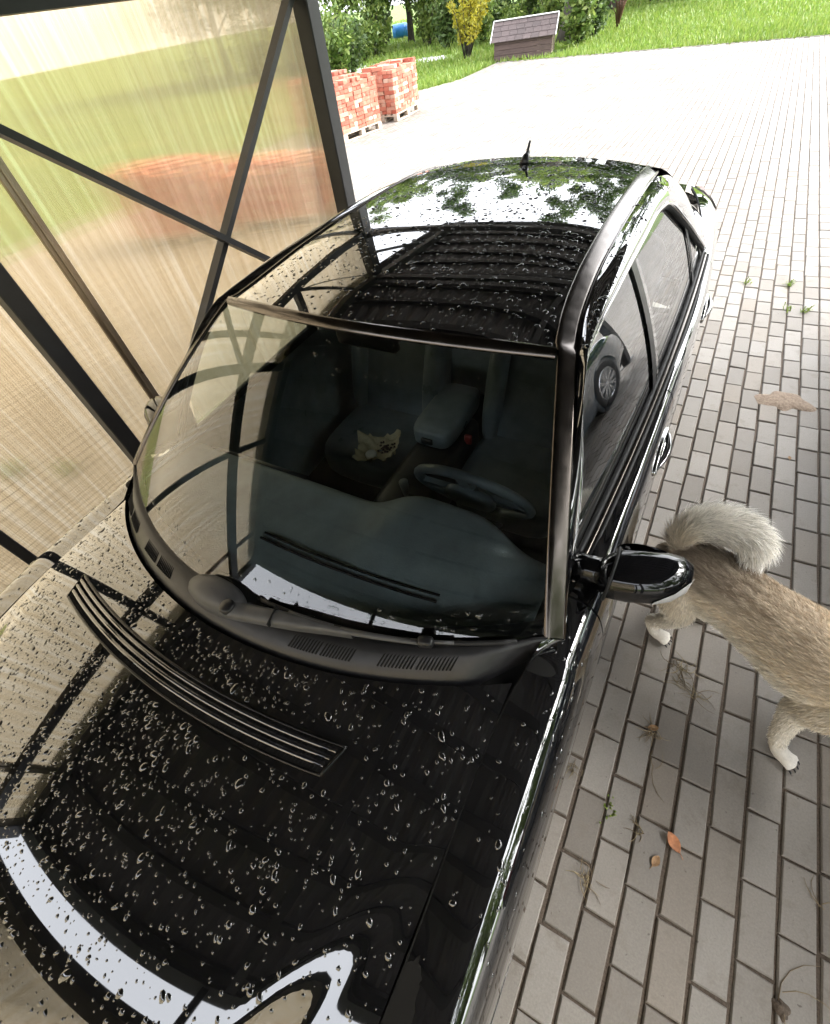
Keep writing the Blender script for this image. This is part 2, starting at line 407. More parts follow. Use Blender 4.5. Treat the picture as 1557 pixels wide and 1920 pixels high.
for k in range(6):
    jit = {(sx, sy): (random.uniform(-.0022, .0022), random.uniform(-.003, .003)) for sx in (-1, 1) for sy in (-1, 1)}
    me = bpy.data.meshes.new('paver'); me.from_pydata(paver_verts(P - GAP, PL - GAP * 0.75, jit), [], PF); me.materials.append(M['paver']); variants.append(me)
cells = []
off = {}
ph = 0.0
for i in range(0, -110, -1): off[i] = (0.5 * (i % 2)) + random.uniform(-.07, .07)
off[-1] = 0.0; off[-2] = 0.43; off[-3] = -0.1; off[-4] = 0.4
for i in range(1, 75): off[i] = (0.5 * (i % 2)) + random.uniform(-.07, .07)
for i in range(-103, 73):
    x = (i + 0.5) * P
    for j in range(-33, 90):
        y = (j + 0.5 + off.get(i, 0)) * PL
        if paved(x, y) : cells.append((x, y))
scored = []
for k, (x, y) in enumerate(cells):
    px, py, d = proj((x, y, 0))
    if d > 0.3 and -10 < px < 1570 and -10 < py < 1930:
        if -2.62 < x < -0.82 and -3.0 < y < 1.8: continue
        if x < -0.9 and y < 1.9: continue
        scored.append((d, k))
scored.sort(); near = [k for d, k in scored[:300]]; nearset = set(near)
for k in near:
    x, y = cells[k]
    o = bpy.data.objects.new('paver', random.choice(variants)); col.objects.link(o); o.parent = b
    o.location = (x + random.uniform(-.0015, .0015), y, random.uniform(-.0016, .0016))
    o.rotation_euler = (random.uniform(-.006, .006), random.uniform(-.01, .01), random.uniform(-.010, .010) + random.choice((0, math.pi)))
V = []; F = []
for k, (x, y) in enumerate(cells):
    if k in nearset: continue
    if 0.9 < x and y < -4.5: continue
    q = len(V); w = P - GAP; h = PL - GAP * 0.8
    z = random.uniform(-.0015, .0015); tx = random.uniform(-.0008, .0008); ty = random.uniform(-.0012, .0012)
    far = y > 6 or x < -4.5
    if far:
        for (sx, sy) in ((-1, -1), (1, -1), (1, 1), (-1, 1)): V.append((x + sx * w / 2, y + sy * h / 2, z + sx * tx + sy * ty))
        F.append((q, q + 1, q + 2, q + 3))
    else:
        for (sx_, sy_, zz) in paver_verts(w, h, {(a, c): (random.uniform(-.002, .002), random.uniform(-.003, .003)) for a in (-1, 1) for c in (-1, 1)}):
            V.append((x + sx_, y + sy_, zz + z + sx_ * 8 * tx + sy_ * 8 * ty))
        F += [[q + i for i in f] for f in PF]
o = mesh_obj('distant_pavers', V, F, M['paver'], b); tag(o, kind='stuff')

# ================================================================== CARPORT
WX = -3.4
cp = empty('carport', (WX, -1.1, 0))
tag(cp, 'black steel carport with bronze polycarbonate side wall and X braces', 'carport')
CPL = Vector((WX, -1.1, 0))
def cpb(mb, name, mat, smooth=False):
    mb.v = [Vector(v) - CPL for v in mb.v]
    return mb.build(name, mat, cp, smooth)
def roofz(y): return 2.60 + 0.05 * (y + 3.4)
RX0, RX1, RY0, RY1 = -3.62, 1.5, -3.46, 3.2
for (y, w) in ((1.15, 0.115), (-1.22, 0.085), (-1.95, 0.05), (-3.4, 0.1)):
    cpb(MB().cbox((WX, y, (roofz(y) - 0.08) / 2), (w, w, roofz(y) - 0.08), 0.006), 'post', M['steel'])
for (x, y) in ((0.9, 2.75), (0.9, -3.4)):
    cpb(MB().cbox((x, y, roofz(y) / 2 - 0.05), (0.1, 0.1, roofz(y) - 0.1), 0.006), 'post', M['steel'])
for x, y in ((WX, 1.15), (WX, -1.22), (0.9, 2.75)):
    cpb(MB().cbox((x, y, 0.006), (0.2, 0.2, 0.012), 0.003), 'base_plate', M['steel'])
for a, c in ((1.0925, -1.1775), (-1.2625, -1.925), (-1.975, -3.35)):
    cpb(MB().bar((WX, a, 2.125), (WX, c, 2.125), 0.08, 0.1), 'middle_rail', M['steel'])
    cpb(MB().bar((WX, a, 0.16), (WX, c, 0.16), 0.06, 0.06), 'bottom_rail', M['steel'])
cpb(MB().bar((WX + 0.01, 1.09, 0.22), (WX + 0.01, -1.175, 2.05), 0.032, 0.062, (1, 0, 0)), 'brace', M['steel'])
cpb(MB().bar((WX - 0.028, 1.09, 2.05), (WX - 0.028, -1.175, 0.22), 0.032, 0.062, (1, 0, 0)), 'brace', M['steel'])
cpb(MB().bar((WX, 0.12, 2.18), (WX, 0.12, roofz(0.12) - 0.06), 0.05, 0.05), 'strut', M['steel'])
cpb(MB().bar((WX, 0.16, 2.19), (WX, 0.75, roofz(.75) - 0.08), 0.035, 0.035), 'strut', M['steel'])
cpb(MB().tube([(WX, 0.15, 2.185), (WX, 1.10, roofz(1.1) - 0.1)], 0.008, 6), 'tie_rod', M['steel'])
cpb(MB().bar((WX, 1.21, 2.12), (WX, 2.75, roofz(2.75) - 0.03), 0.05, 0.05), 'brace', M['steel'])
cpb(MB().bar((WX, 1.21, 2.45), (WX + 0.02, 2.1, roofz(2.1) - 0.09), 0.035, 0.035), 'brace', M['steel'])
cpb(MB().bar((WX + 0.0576, 1.15, 2.16), (0.85, 1.15, 2.16), 0.05, 0.05), 'tie_beam', M['steel'])
cpb(MB().bar((-1.25, 1.15, 2.186), (-1.25, 1.15, roofz(1.15) - 0.06), 0.04, 0.04), 'strut', M['steel'])
# polycarbonate sheets (closed slabs, sloped head) behind the posts
def poly_panel(y0, y1, x=-3.475, t=0.010):
    z0 = 0.05
    v = []
    for xx in (x, x - t):
        v += [(xx, y0, z0), (xx, y1, z0), (xx, y1, roofz(y1) - 0.03), (xx, y0, roofz(y0) - 0.03)]
    f = [(0, 1, 2, 3), (7, 6, 5, 4), (0, 4, 5, 1), (1, 5, 6, 2), (2, 6, 7, 3), (3, 7, 4, 0)]
    return cpb_v('polycarbonate_panel', v, f)
def cpb_v(name, v, f, mat=None):
    mb = MB(); mb.v = [Vector(p) for p in v]; mb.f = f; return cpb(mb, name, mat or M['poly'])
for y0, y1 in ((-0.915, 1.20), (-3.02, -0.925), (-3.45, -3.03)): poly_panel(y0, y1)
for y in (-0.92, -3.025):
    cpb(MB().cbox((-3.463, y, roofz(y) / 2), (0.022, 0.055, roofz(y) - 0.1), 0.004), 'joint_profile', M['bronze'])
    cpb(MB().cbox((-3.449, y, roofz(y) / 2), (0.010, 0.016, roofz(y) - 0.12), 0.003), 'joint_cover', M['bronze'])
# front end: panels up to the beam, an open gap, then the roof
YF = -3.47
for x0, x1 in ((-3.35, -1.43), (-1.37, 0.55)):
    v = []
    for yy in (YF, YF - 0.01): v += [(x0, yy, 0.05), (x1, yy, 0.05), (x1, yy, 2.06), (x0, yy, 2.06)]
    cpb_v('polycarbonate_panel', v, [(3, 2, 1, 0), (4, 5, 6, 7), (1, 5, 4, 0), (2, 6, 5, 1), (3, 7, 6, 2), (0, 4, 7, 3)])
cpb(MB().bar((-3.35, -3.4, 2.08), (0.85, -3.4, 2.08), 0.1, 0.1), 'front_beam', M['steel'])
cpb(MB().bar((-1.4, -3.4, 2.13), (-1.4, -3.4, roofz(-3.4) - 0.055), 0.05, 0.05), 'strut', M['steel'])
for x in (-1.4, 0.6): cpb(MB().cbox((x, -3.42, 1.01), (0.06, 0.06, 2.02), 0.004), 'post', M['steel'])
# roof
for y in (-3.4, 1.15):
    cpb(MB().bar((-3.5, y, roofz(y) - 0.03), (0.95, y, roofz(y) - 0.03), 0.08, 0.05), 'roof_beam', M['steel'])
def sl(x, y0, y1, w, h, dz, name, mat): cpb(MB().bar((x, y0, roofz(y0) + dz), (x, y1, roofz(y1) + dz), w, h), name, mat)
for x in (WX, -1.25, 0.9): sl(x, RY0 + .05, RY1 - .05, 0.07, 0.09, -0.05 + 0.045, 'rafter', M['steel'])
y = RY0 + 0.1
while y < RY1:
    cpb(MB().bar((RX0 + .02, y, roofz(y) + 0.065), (RX1 - .02, y, roofz(y) + 0.065), 0.07, 0.045), 'batten', M['batten']); y += 0.34
NW = 27
for k in range(4):
    xa = lerp(RX0, RX1, k / 4) ; xb = lerp(RX0, RX1, (k + 1) / 4) + 0.03; Pp = []
    # trapezoid profile running along the slope
    xs = np.linspace(xa, xb, 33)
    for i_, xx in enumerate(xs):
        zz = 0.09 + (0.018 if (i_ // 2) % 2 else 0.0) + 0.002 * (k % 2)
        Pp.append([(xx, RY0, roofz(RY0) + zz), (xx, RY1, roofz(RY1) + zz)])
    mb = MB(); mb.grid(Pp); mb.grid([[(p[0], p[1], p[2] + 0.004) for p in r_] for r_ in Pp]); cpb(mb, 'roof_sheet', M['roofing'])
for yy in (RY0 - 0.008, RY1 + 0.008): cpb(MB().bar((RX0, yy, roofz(yy) + 0.06), (RX1, yy, roofz(yy) + 0.06), 0.014, 0.11), 'fascia', M['roofing'])
for xx in (RX0 - 0.01, RX1 + 0.03): cpb(MB().bar((xx, RY0, roofz(RY0) + 0.05), (xx, RY1, roofz(RY1) + 0.05), 0.014, 0.14), 'fascia', M['roofing'])

# ================================================================== CAR
X0, YC = -1.705, -0.62
car = empty('black_sedan', (X0, YC, 0))
tag(car, 'wet black four-door sedan parked under the carport beside the polycarbonate wall', 'car')
def cv(v): return (v[0], v[1] - YC, v[2])
def part(mb, name, mat, parent=None, smooth=True):
    mb.v = [cv(p) for p in mb.v]
    return mb.build(name, mat, parent or car, smooth)
def sub(mb, name, mat, parent, smooth=True): return part(mb, name, mat, parent, smooth)
def surf(fn, nu, nv, u0=-1., u1=1., v0=0., v1=1.):
    return [[fn(lerp(u0, u1, i / (nu - 1)), lerp(v0, v1, j / (nv - 1))) for j in range(nv)] for i in range(nu)]

def cowly(x): return -1.88 + .387 * x * x + .107 * x ** 4
HZX = [-3.05, -2.9, -2.7, -2.5, -2.3, -2.1, -1.95, -1.5]; HZZ = [.755, .835, .896, .934, .958, .974, .983, 1.000]
def hoodz(x, y):
    ax = abs(x)
    z = cr(HZX, HZZ, y) - .045 * (ax / .7) ** 2 - .012 * (ax / .7) ** 6
    z -= .022 * (min(ax, .55) / .45) ** 2 * ss(-1.95, -2.75, y)
    xc = max(.30, .605 + .42 * (y + 2.187)); amp = .021 * ss(-1.92, -2.45, y)
    return z - amp * ss(xc - .035, xc + .06, ax) + amp * .4
def hood(u, v):
    x = .705 * u; y = lerp(cowly(x) - .004, -3.0 + .22 * x * x, v); return (x, y, hoodz(x, y))
WSB, WST = .735, .555
def ws(u, v):
    xb = WSB * u; xt = WST * u
    bq = np.array([xb, -1.80 + .387 * xb * xb + .107 * xb ** 4, 1.005 - .012 * u * u])
    t = np.array([xt, -1.115 + .085 * u * u, 1.392 - .030 * u * u])
    p = lerp(bq, t, v); k = 4 * v * (1 - v) * .022
    return p + np.array([0, -.45 * k, .9 * k])
RYX = [-1.115, -.9, -.6, -.2, .2, .42]; RZZ = [1.396, 1.418, 1.436, 1.443, 1.433, 1.410]
HWX = [-1.06, -.9, -.7, -.4, 0., .42]; HWV = [.553, .520, .500, .488, .484, .482]
def hw(y): return cr(HWX, HWV, max(-1.06, y))
def roof_edge_drop(v): return .026 + .010 * (1 - min(1, v * 4))
def roof(u, v):
    yc = lerp(-1.115, .42, v); y = lerp(-1.113 + .085 * u * u, .42 - .05 * u * u, v)
    return (hw(y) * u, y, cr(RYX, RZZ, yc) - roof_edge_drop(v) * (.55 * u * u + .45 * u ** 4))
# ---- hood
def skirted(P_, d=.02):
    # panel plus a flange folded down round its border, so that panel gaps look deep (edges stay crisp)
    mb = MB().grid(P_); dn = lambda p: (p[0], p[1], p[2] - d)
    for e in (P_[0], P_[-1], [r_[0] for r_ in P_], [r_[-1] for r_ in P_]): mb.grid([[tuple(p) for p in e], [dn(p) for p in e]])
    return mb
hood_o = part(skirted(surf(hood, 121, 101)), 'hood', M['paint'])
# ---- hood vent: curved grille of four slats in a rim
def vent_pt(s, t, dz=0.0):      # s -1..1 along, t 0 rear .. 1 front
    x = lerp(.487, .468, t) * s - .036
    y = lerp(-1.997, -2.060, t) + .235 * x * x
    return (x, y, hoodz(x, y) + dz)
vent = part(MB().grid([[vent_pt(lerp(-1, 1, i / 60), j / 8, .0022) for j in range(9)] for i in range(61)]), 'hood_vent', M['void'])
rim = MB()
loop = [vent_pt(lerp(-1, 1, i / 60), 0, .003) for i in range(61)] + [vent_pt(1, j / 6, .003) for j in range(1, 7)] + [vent_pt(lerp(1, -1, i / 60), 1, .003) for i in range(1, 61)] + [vent_pt(-1, 1 - j / 6, .003) for j in range(1, 7)]
rim.tube(loop, .0036, 6); sub(rim, 'rim', M['slat'], vent)
for k in range(3):
    t0 = .22 + k * .25; mbs = MB(); Pq = []
    for i in range(61):
        s = lerp(-.985, .985, i / 60)
        Pq.append([vent_pt(s, t0 - .11, .002), vent_pt(s, t0 - .085, .0065), vent_pt(s, t0 - .02, .0090), vent_pt(s, t0 + .055, .0055), vent_pt(s, t0 + .075, .002)])
    mbs.grid(Pq); sub(mbs, 'slat', M['paint'], vent)
for k in range(4):
    t0 = .10 + k * .25; mbs = MB()
    for i in range(110):
        s = lerp(-.97, .97, i / 109); a = vent_pt(s, t0 - .06, .003); c = vent_pt(s, t0 + .05, .003); mbs.bar(a, c, .0016, .003)
    o = sub(mbs, 'vent_mesh', M['void'], vent, False); tag(o, kind='stuff')
# ---- windscreen
wsG = part(MB().grid(surf(ws, 61, 41, -1, 1, .0, 1.)), 'windscreen', M['glass'])
bd = MB(); Pq = []
for i in range(61):
    u = lerp(-1, 1, i / 60); a = np.array(ws(u, 0)); n_ = np.array([0, .45, -.9]) * .004
    Pq.append([a + n_, np.array(ws(u, .035)) + n_, np.array(ws(u, .06)) + n_])
bd.grid(Pq); sub(bd, 'black_border', M['void'], wsG)
# header moulding between glass and roof
hd = MB(); Pq = []
for i in range(61):
    u = lerp(-1, 1, i / 60); a = np.array(ws(u, 1.0)); r0 = np.array(roof(u, .0))
    dirv = np.array([0, -.62, -.40])
    Pq.append([a + dirv * .028 + np.array([0, 0, .001]), a + dirv * .018 + np.array([0, -.003, .008]), a + np.array([0, 0, .0105]), r0 + np.array([0, .006, .008]), r0 + np.array([0, .012, .001])])
hd.grid(Pq); part(hd, 'header_moulding', M['anod'])
# ---- roof
roof_o = part(MB().grid(surf(roof, 81, 81)), 'roof', M['paint'])
# ---- greenhouse curves (positive side)
FRX = [-1.37, -1.22, -1.12, -1.03, -.90, -.70, -.34, 0.0, .13, .28, .47, .66]
FRz = [.957, 1.150, 1.268, 1.322, 1.342, 1.350, 1.352, 1.340, 1.314, 1.222, 1.098, .982]
def belt_z(y): return .957 + .0145 * (y + .5)
def glass_x(y, z):              # one smooth barrel surface for all side panes
    dz = max(0, z - belt_z(y)); return .786 - .05 * ((y - .15) / 1.4) ** 2 - (.30 + .11 * (y + .2)) * dz - .45 * dz * dz
def frame(y): z = cr(FRX, FRz, y); return np.array([glass_x(y, z), y, z])
def belt(y): return np.array([glass_x(y, belt_z(y)), y, belt_z(y)])
def side_glass(y, v):
    z = lerp(belt_z(y), max(belt_z(y), cr(FRX, FRz, y)), v); return np.array([glass_x(y, z), y, z])
# strip path: up the A-pillar beside the glass, then along the roof edge
def strip_in(s):                # s 0..1 pillar, 1..2 roof
    if s <= 1: return np.array(ws(1, s))
    v = (s - 1) ; return np.array(roof(1, v))
def strip_out(s):
    p = strip_in(s); w = .052 if s > 1 else lerp(.050, .050, s)
    t = strip_in(min(2, s + .01)) - strip_in(max(0, s - .01)); t /= np.linalg.norm(t)
    up = np.array([.28, -.25 * ss(1.2, .8, s), .95]); o = np.cross(t, up); o /= np.linalg.norm(o)
    if o[0] < 0: o = -o
    return p + o * w + np.array([0, 0, -.004])
def outer(s):                   # line where rail meets the door frame
    y = lerp(-1.44, -1.04, s) if s <= 1 else lerp(-1.04, .30, s - 1)
    f = frame(min(max(-1.37, y), .13)).copy(); f[1] = y
    return f + np.array([.013, lerp(-.012, 0, min(1, s)), .004 + .008 * min(1, s)])
SS = [i / 40 for i in range(41)] + [1 + i / 50 for i in range(1, 51)]
SR_ = [s for s in SS if s <= 1.86]
def mirror_pts(P_, sgn): return [[(p[0] * sgn, p[1], p[2]) for p in r_] for r_ in P_]
for sgn in (1, -1):
    Pq = []
    for s in SS:
        a = strip_in(s); c = strip_out(s); up = np.array([.2, -.2, .95]) * .007
        Pq.append([a - up * .3, a + up * .55, lerp(a, c, .14) + up, lerp(a, c, .3) + up * .7, lerp(a, c, .85) + up * .75, c + up * .2, c - up])
    part(MB().grid(mirror_pts(Pq, sgn)), 'roof_strip', M['anod'])
    Pq = []
    for s in SR_:
        a = strip_out(s) - np.array([0, 0, .004]); c = outer(s); row = []
        for j in range(13):
            t = j / 12; p = lerp(a, c, t); k = 4 * t * (1 - t)
            nrm_ = np.array([.62, -.32 * ss(1.25, .7, s), .75]); row.append(p + nrm_ * k * lerp(.012, .024, ss(.2, 1.3, s)))
        Pq.append(row)
    part(MB().grid(mirror_pts(Pq, sgn)), 'roof_rail', M['paint'])
    # rear roof pillar
    A_ = [strip_out(1.86) - np.array([0, 0, .004]), strip_out(2.0) - np.array([0, 0, .006]), np.array([.560, .62, 1.288]), np.array([.588, .90, 1.152]), np.array([.615, 1.22, 1.034])]
    Bq = [outer(1.86), np.array([.668, .34, 1.235]), np.array([.722, .49, 1.128]), np.array([.765, .61, 1.030]), np.array([.800, .74, .970])]
    Pq = []
    def c3(L, t):
        xs = np.linspace(0, 1, len(L)); return np.array([cr(xs, [q[k] for q in L], t) for k in range(3)])
    for i in range(25):
        t = i / 24; a = c3(A_, t); c = c3(Bq, t); row = []
        for j in range(11):
            q = j / 10; row.append(lerp(a, c, q) + np.array([.55, .25, .6]) * lerp(.024, .03, t) * 4 * q * (1 - q))
        Pq.append(row)
    part(MB().grid(mirror_pts(Pq, sgn)), 'rear_pillar', M['paint'])
    # rear corner of the roof joining rail and pillar
    # side glass panes and posts between them
    def pane(y0, y1, name, mat, off=0.0, v0=0.0, v1=1.0, slant=0.0, ny=24):
        Pq = []
        for i in range(ny):
            row = []
            for j in range(17):
                v = lerp(v0, v1, j / 16); y = lerp(y0, y1, i / (ny - 1)) + slant * (v - .3)
                p = side_glass(y, v); row.append(p + np.array([.9, 0, .4]) * off)
            Pq.append(row)
        return part(MB().grid(mirror_pts(Pq, sgn)), name, mat)
    pane(-1.28, -.50, 'front_door_window', M['sideglass'], slant=.03)
    pane(-.43, .315, 'rear_door_window', M['sideglass'], slant=.03)
    pane(.345, .60, 'quarter_window', M['sideglass'], ny=14)
    pane(-1.37, -1.275, 'mirror_sail', M['paint'], .004, ny=8)
    pane(-.505, -.455, 'centre_pillar', M['trim'], .007, slant=.03, ny=6)
    pane(-.449, -.425, 'centre_pillar', M['paint'], .007, slant=.03, ny=6)
    pane(.310, .348, 'window_divider', M['rubber'], .006, slant=.01, ny=5)
    pane(.585, .655, 'window_corner', M['rubber'], .004, ny=6)
    pts = [frame(lerp(-1.37, .66, i / 80)) + np.array([.004, 0, .004]) for i in range(81)]
    part(MB().tube([(p[0] * sgn, p[1], p[2]) for p in pts], .0095, 8), 'window_seal', M['rubber'])
    pts = [frame(lerp(-1.37, .66, i / 80)) + np.array([.011, 0, .014]) for i in range(81)]
    part(MB().tube([(p[0] * sgn, p[1], p[2]) for p in pts], .0075, 8), 'window_trim', M['chrome'])
    for k_, (o_, r_, m_) in enumerate(((.006, .008, 'rubber'), (.021, .0075, 'anod'), (.034, .0065, 'rubber'))):
        pts = [belt(lerp(-1.36, .67, i / 60)) + np.array([o_, 0, .001 - .006 * k_]) for i in range(61)]
        part(MB().tube([(p[0] * sgn, p[1], p[2]) for p in pts], r_, 8), 'belt_moulding', M[m_])
# ---- body sides
SY = [-2.98, -2.6, -2.2, -1.7, -1.4, -.5, .6, 1.2, 1.72]
SP = {  # top, ledge, crease, below crease, upper flank, flank, widest, lower, sill    (x, z)
 'xt': [.60, .700, .712, .712, .755, .812, .806, .690, .600], 'zt': [.74, .872, .918, .950, .944, .940, .962, 1.020, .960],
 'xa': [.65, .752, .772, .775, .785, .825, .820, .735, .645], 'za': [.735, .866, .912, .944, .938, .937, .958, 1.014, .955],
 'xc': [.68, .782, .800, .801, .806, .836, .832, .760, .672], 'zc': [.722, .856, .902, .934, .930, .930, .951, 1.004, .944],
 'x1': [.70, .800, .818, .819, .822, .845, .842, .775, .690], 'z1': [.705, .840, .886, .917, .915, .918, .938, .988, .925],
 'x2': [.73, .832, .850, .852, .850, .860, .858, .808, .722], 'z2': [.660, .785, .830, .858, .858, .872, .885, .930, .870],
 'x3': [.758, .854, .872, .873, .871, .876, .875, .834, .750], 'z3': [.58, .69, .725, .74, .745, .75, .75, .78, .73],
 'x4': [.77, .862, .879, .880, .880, .884, .882, .845, .760], 'z4': [.48, .56, .58, .58, .58, .58, .58, .58, .56],
 'x5': [.75, .845, .865, .866, .866, .868, .866, .830, .735], 'z5': [.33, .36, .37, .37, .37, .37, .37, .38, .40],
 'x6': [.68, .80, .82, .83, .83, .83, .83, .79, .67], 'z6': [.24, .22, .20, .19, .19, .19, .19, .22, .28]}
def side(y, t):
    T = [0, .06, .11, .15, .27, .45, .65, .85, 1.0]; K = ('t', 'a', 'c', 1, 2, 3, 4, 5, 6)
    xs = [cr(SY, SP['x%s' % k], y) for k in K]; zs = [cr(SY, SP['z%s' % k], y) for k in K]
    if y < -1.6:
        d = hoodz(.708, y) - zs[0]
        for k in range(4): zs[k] += d * (1 - k / 4)
    return np.array([cr(T, xs, t), y, cr(T, zs, t)])
AXF, AXR, WR = -2.18, .653, .315
def arch(p):
    x, y, z = p
    for ya in (AXF, AXR):
        d = math.hypot(y - ya, z - WR)
        if d < .355 and z < .9:
            k = .355 / max(d, 1e-4); y2, z2 = ya + (y - ya) * k, WR + (z - WR) * k
            return np.array([x, y2, z2])
    return np.array(p)
def side_panel(y0, y1, name, sgn, ny, t0=0.0, t1=1.0, off=0.0, mat='paint', fold=True):
    Pq = []
    for i in range(ny):
        y = lerp(y0, y1, i / (ny - 1)); row = []
        for j in range(65):
            q_ = j / 64; q_ = q_ * .55 if q_ < .5 else lerp(.275, 1, (q_ - .5) * 2)
            p = arch(side(y, lerp(t0, t1, q_))); p[0] -= off; row.append(p * np.array([sgn, 1, 1]))
        Pq.append(row)
    mb = MB().grid(Pq)
    if fold:
        for e in (Pq[0], Pq[-1]): mb.grid([list(e), [p - np.array([sgn * .02, 0, 0]) for p in e]])
    o = part(mb, name, M[mat])
    if fold: sub(MB().grid([[r_[0] for r_ in Pq], [r_[0] - np.array([0, 0, .02]) for r_ in Pq]]), 'flange', M['void'], o)  # near-black colour on the flange paints in the shade of the gap
    return o
for sgn in (1, -1):
    side_panel(-2.97, -1.408, 'fender', sgn, 90)
    d1 = side_panel(-1.402, -.463, 'front_door', sgn, 40)
    d2 = side_panel(-.457, .622, 'rear_door', sgn, 50)
    side_panel(.628, 1.72, 'rear_quarter', sgn, 50)
    side_panel(-2.96, 1.71, 'gap_shade_backing', sgn, 120, .01, .99, .014, 'void', False)  # black sheet behind the panels, painting the door gaps as shaded
    # plinth moulding along the doors
    for (ya, yb, pr) in ((-1.38, -.48, d1), (-.44, .28, d2)):
        pts = [side(lerp(ya, yb, i / 20), .64) + np.array([-.003, 0, 0]) for i in range(21)]
        sub(MB().tube([(p[0] * sgn, p[1], p[2]) for p in pts], .008, 8), 'side_moulding', M['trim'], pr)
    # door handles: recessed cup ringed in chrome with a pull bar
    for (yh, pr) in ((-.66, d1), (.40, d2)):
        zt = .33
        ring = [];
        for k in range(28):
            a = 2 * math.pi * k / 28; yy = yh + .122 * math.cos(a); p = side(yy, zt + .062 * math.sin(a) * (1 - .25 * abs(math.cos(a)))); ring.append((p[0] * sgn + sgn * .003, p[1], p[2]))
        ring.append(ring[0]); ring.append(ring[1])
        hh = sub(MB().tube(ring, .0055, 8, False), 'door_handle', M['chrome'], pr)
        cup = MB(); Pq = []
        for k in range(29):
            a = 2 * math.pi * k / 28; row = []
            for q in (1.0, .6, .2):
                yy = yh + .115 * q * math.cos(a); p = side(yy, zt + .055 * q * math.sin(a)); row.append((sgn * (p[0] + .0015 + .0003 * (1 - q)), p[1], p[2]))
            Pq.append(row)
        cup.grid(Pq); sub(cup, 'handle_recess', M['void'], pr)
        pb = [];
        for k in range(13):
            yy = yh - .10 + .2 * k / 12; p = side(yy, zt - .005); pb.append((sgn * (p[0] + .006 + .016 * math.sin(math.pi * k / 12)), p[1], p[2]))
        sub(MB().tube(pb, [.006 + .006 * math.sin(math.pi * k / 12) for k in range(13)], 10), 'pull_bar', M['paint'], pr)
# strip of body between the hood and the A-pillar foot
for sgn in (1, -1):
    Pq = []; dn_ = np.array([0, 0, -.007]); Qp = [strip_in(0) + dn_, strip_out(0) + dn_, outer(0) + dn_, outer(.06) + dn_]
    for i in range(22):
        t = i / 21; a = side(lerp(-1.665, -1.395, t), 0.0); k = min(2, int(t * 3)); c = lerp(Qp[k], Qp[k + 1], t * 3 - k)
        Pq.append([(lerp(a, c, q / 5) + np.array([0, 0, .003 * math.sin(math.pi * q / 5)])) * np.array([sgn, 1, 1]) for q in range(6)])
    part(MB().grid(Pq), 'pillar_foot', M['paint'])
# ---- cowl
cw = MB(); Pq = []
for i in range(91):
    x = lerp(-.742, .742, i / 90); yg = -1.80 + .387 * x * x + .107 * x ** 4; y0 = lerp(cowly(x) + .003, yg - .012, ss(.60, .742, abs(x))); zg = 1.005 - .012 * (x / .735) ** 2
    z0 = cr(HZX, HZZ, y0) - .045 * (x / .7) ** 2 - .012 * (x / .7) ** 6 - .006
    Pq.append([(x, y0 - .012, z0 - .03), (x, y0, z0 - .004), (x, lerp(y0, yg, .25), lerp(z0, zg, .25) + .007), (x, lerp(y0, yg, .6), lerp(z0, zg, .6) + .009), (x, lerp(y0, yg, .88), zg + .007), (x, yg + .004, zg + .002), (x, yg + .012, zg - .004)])
cowl_o = part(MB().grid(Pq), 'cowl_panel', M['cowl'])
sub(MB().grid([[(lerp(-.735, .735, i / 40), cowly(lerp(-.735, .735, i / 40)) + dy_, .945 - .03 * (i / 20 - 1) ** 2) for dy_ in (-.06, .02, .10)] for i in range(41)]), 'gap_shade_underlay', M['void'], cowl_o)  # black underlay painting shade into the open ends of the cowl
def cowl_pt(x, t, dz):
    y0 = cowly(x) + .003; yg = -1.80 + .387 * x * x + .107 * x ** 4; zg = 1.005 - .012 * (x / .735) ** 2
    z0 = cr(HZX, HZZ, y0) - .045 * (x / .7) ** 2 - .012 * (x / .7) ** 6 - .006
    return Vector((x, lerp(y0, yg, t), lerp(z0, zg, t) + .0095 * math.sin(math.pi * min(1, t * .9 + .1)) + dz))
for (xa, xb) in ((.215, .285), (.297, .365), (.43, .50), (.512, .58), (-.30, -.23), (-.39, -.32), (-.55, -.48), (-.64, -.57)):
    mb = MB()
    for k in range(10):
        x = lerp(xa, xb, k / 9); sk = .006 if x > 0 else -.004
        mb.bar(cowl_pt(x - sk * .5, .30, .0008), cowl_pt(x + sk * .5, .72, .0008), .0034, .003)
    sub(mb, 'air_slots', M['void'], cowl_o, False)
# ---- wiper
wp = MB(); Pq = []
cx_, cy_, cz_ = -.045, -1.815, 1.012
cap = MB(); rings = [(.100, 0.0), (.098, .018), (.088, .036), (.066, .048), (.035, .054), (.002, .055)]
for (r_, h_) in rings:
    Pq.append([(cx_ + r_ * 1.0 * math.cos(a) + .012 * h_ / .05, cy_ + r_ * .44 * math.sin(a), cz_ - .012 + h_) for a in [2 * math.pi * k / 28 for k in range(29)]])
wiper = part(MB().grid(Pq), 'windscreen_wiper', M['wiper'])
arm = [(.035, -1.838, 1.045), (.10, -1.823, 1.052), (.17, -1.806, 1.055), (.235, -1.790, 1.053), (.30, -1.772, 1.049), (.36, -1.755, 1.045)]
aw = [.024, .024, .022, .018, .011, .007]
Pq = []
for k in range(len(arm)):
    x, y, z = arm[k]; w = aw[k]
    Pq.append([(x + dx_ * .25 * w, y + dx_ * w, z + dz_) for dx_, dz_ in ((-.95, -.018), (-1, -.004), (-.7, .006), (0, .009), (.7, .006), (1, -.004), (.95, -.018), (0, -.02), (-.95, -.018))])
mb = MB().grid(Pq); mb.f.append(list(range(8))[::-1]); sub(mb, 'wiper_arm', M['wiper'], wiper)
sub(MB().cbox((.168, -1.807, 1.0575), (.004, .050, .016), .001, Matrix.Rotation(R(14), 3, 'Z')), 'arm_joint', M['void'], wiper, False)
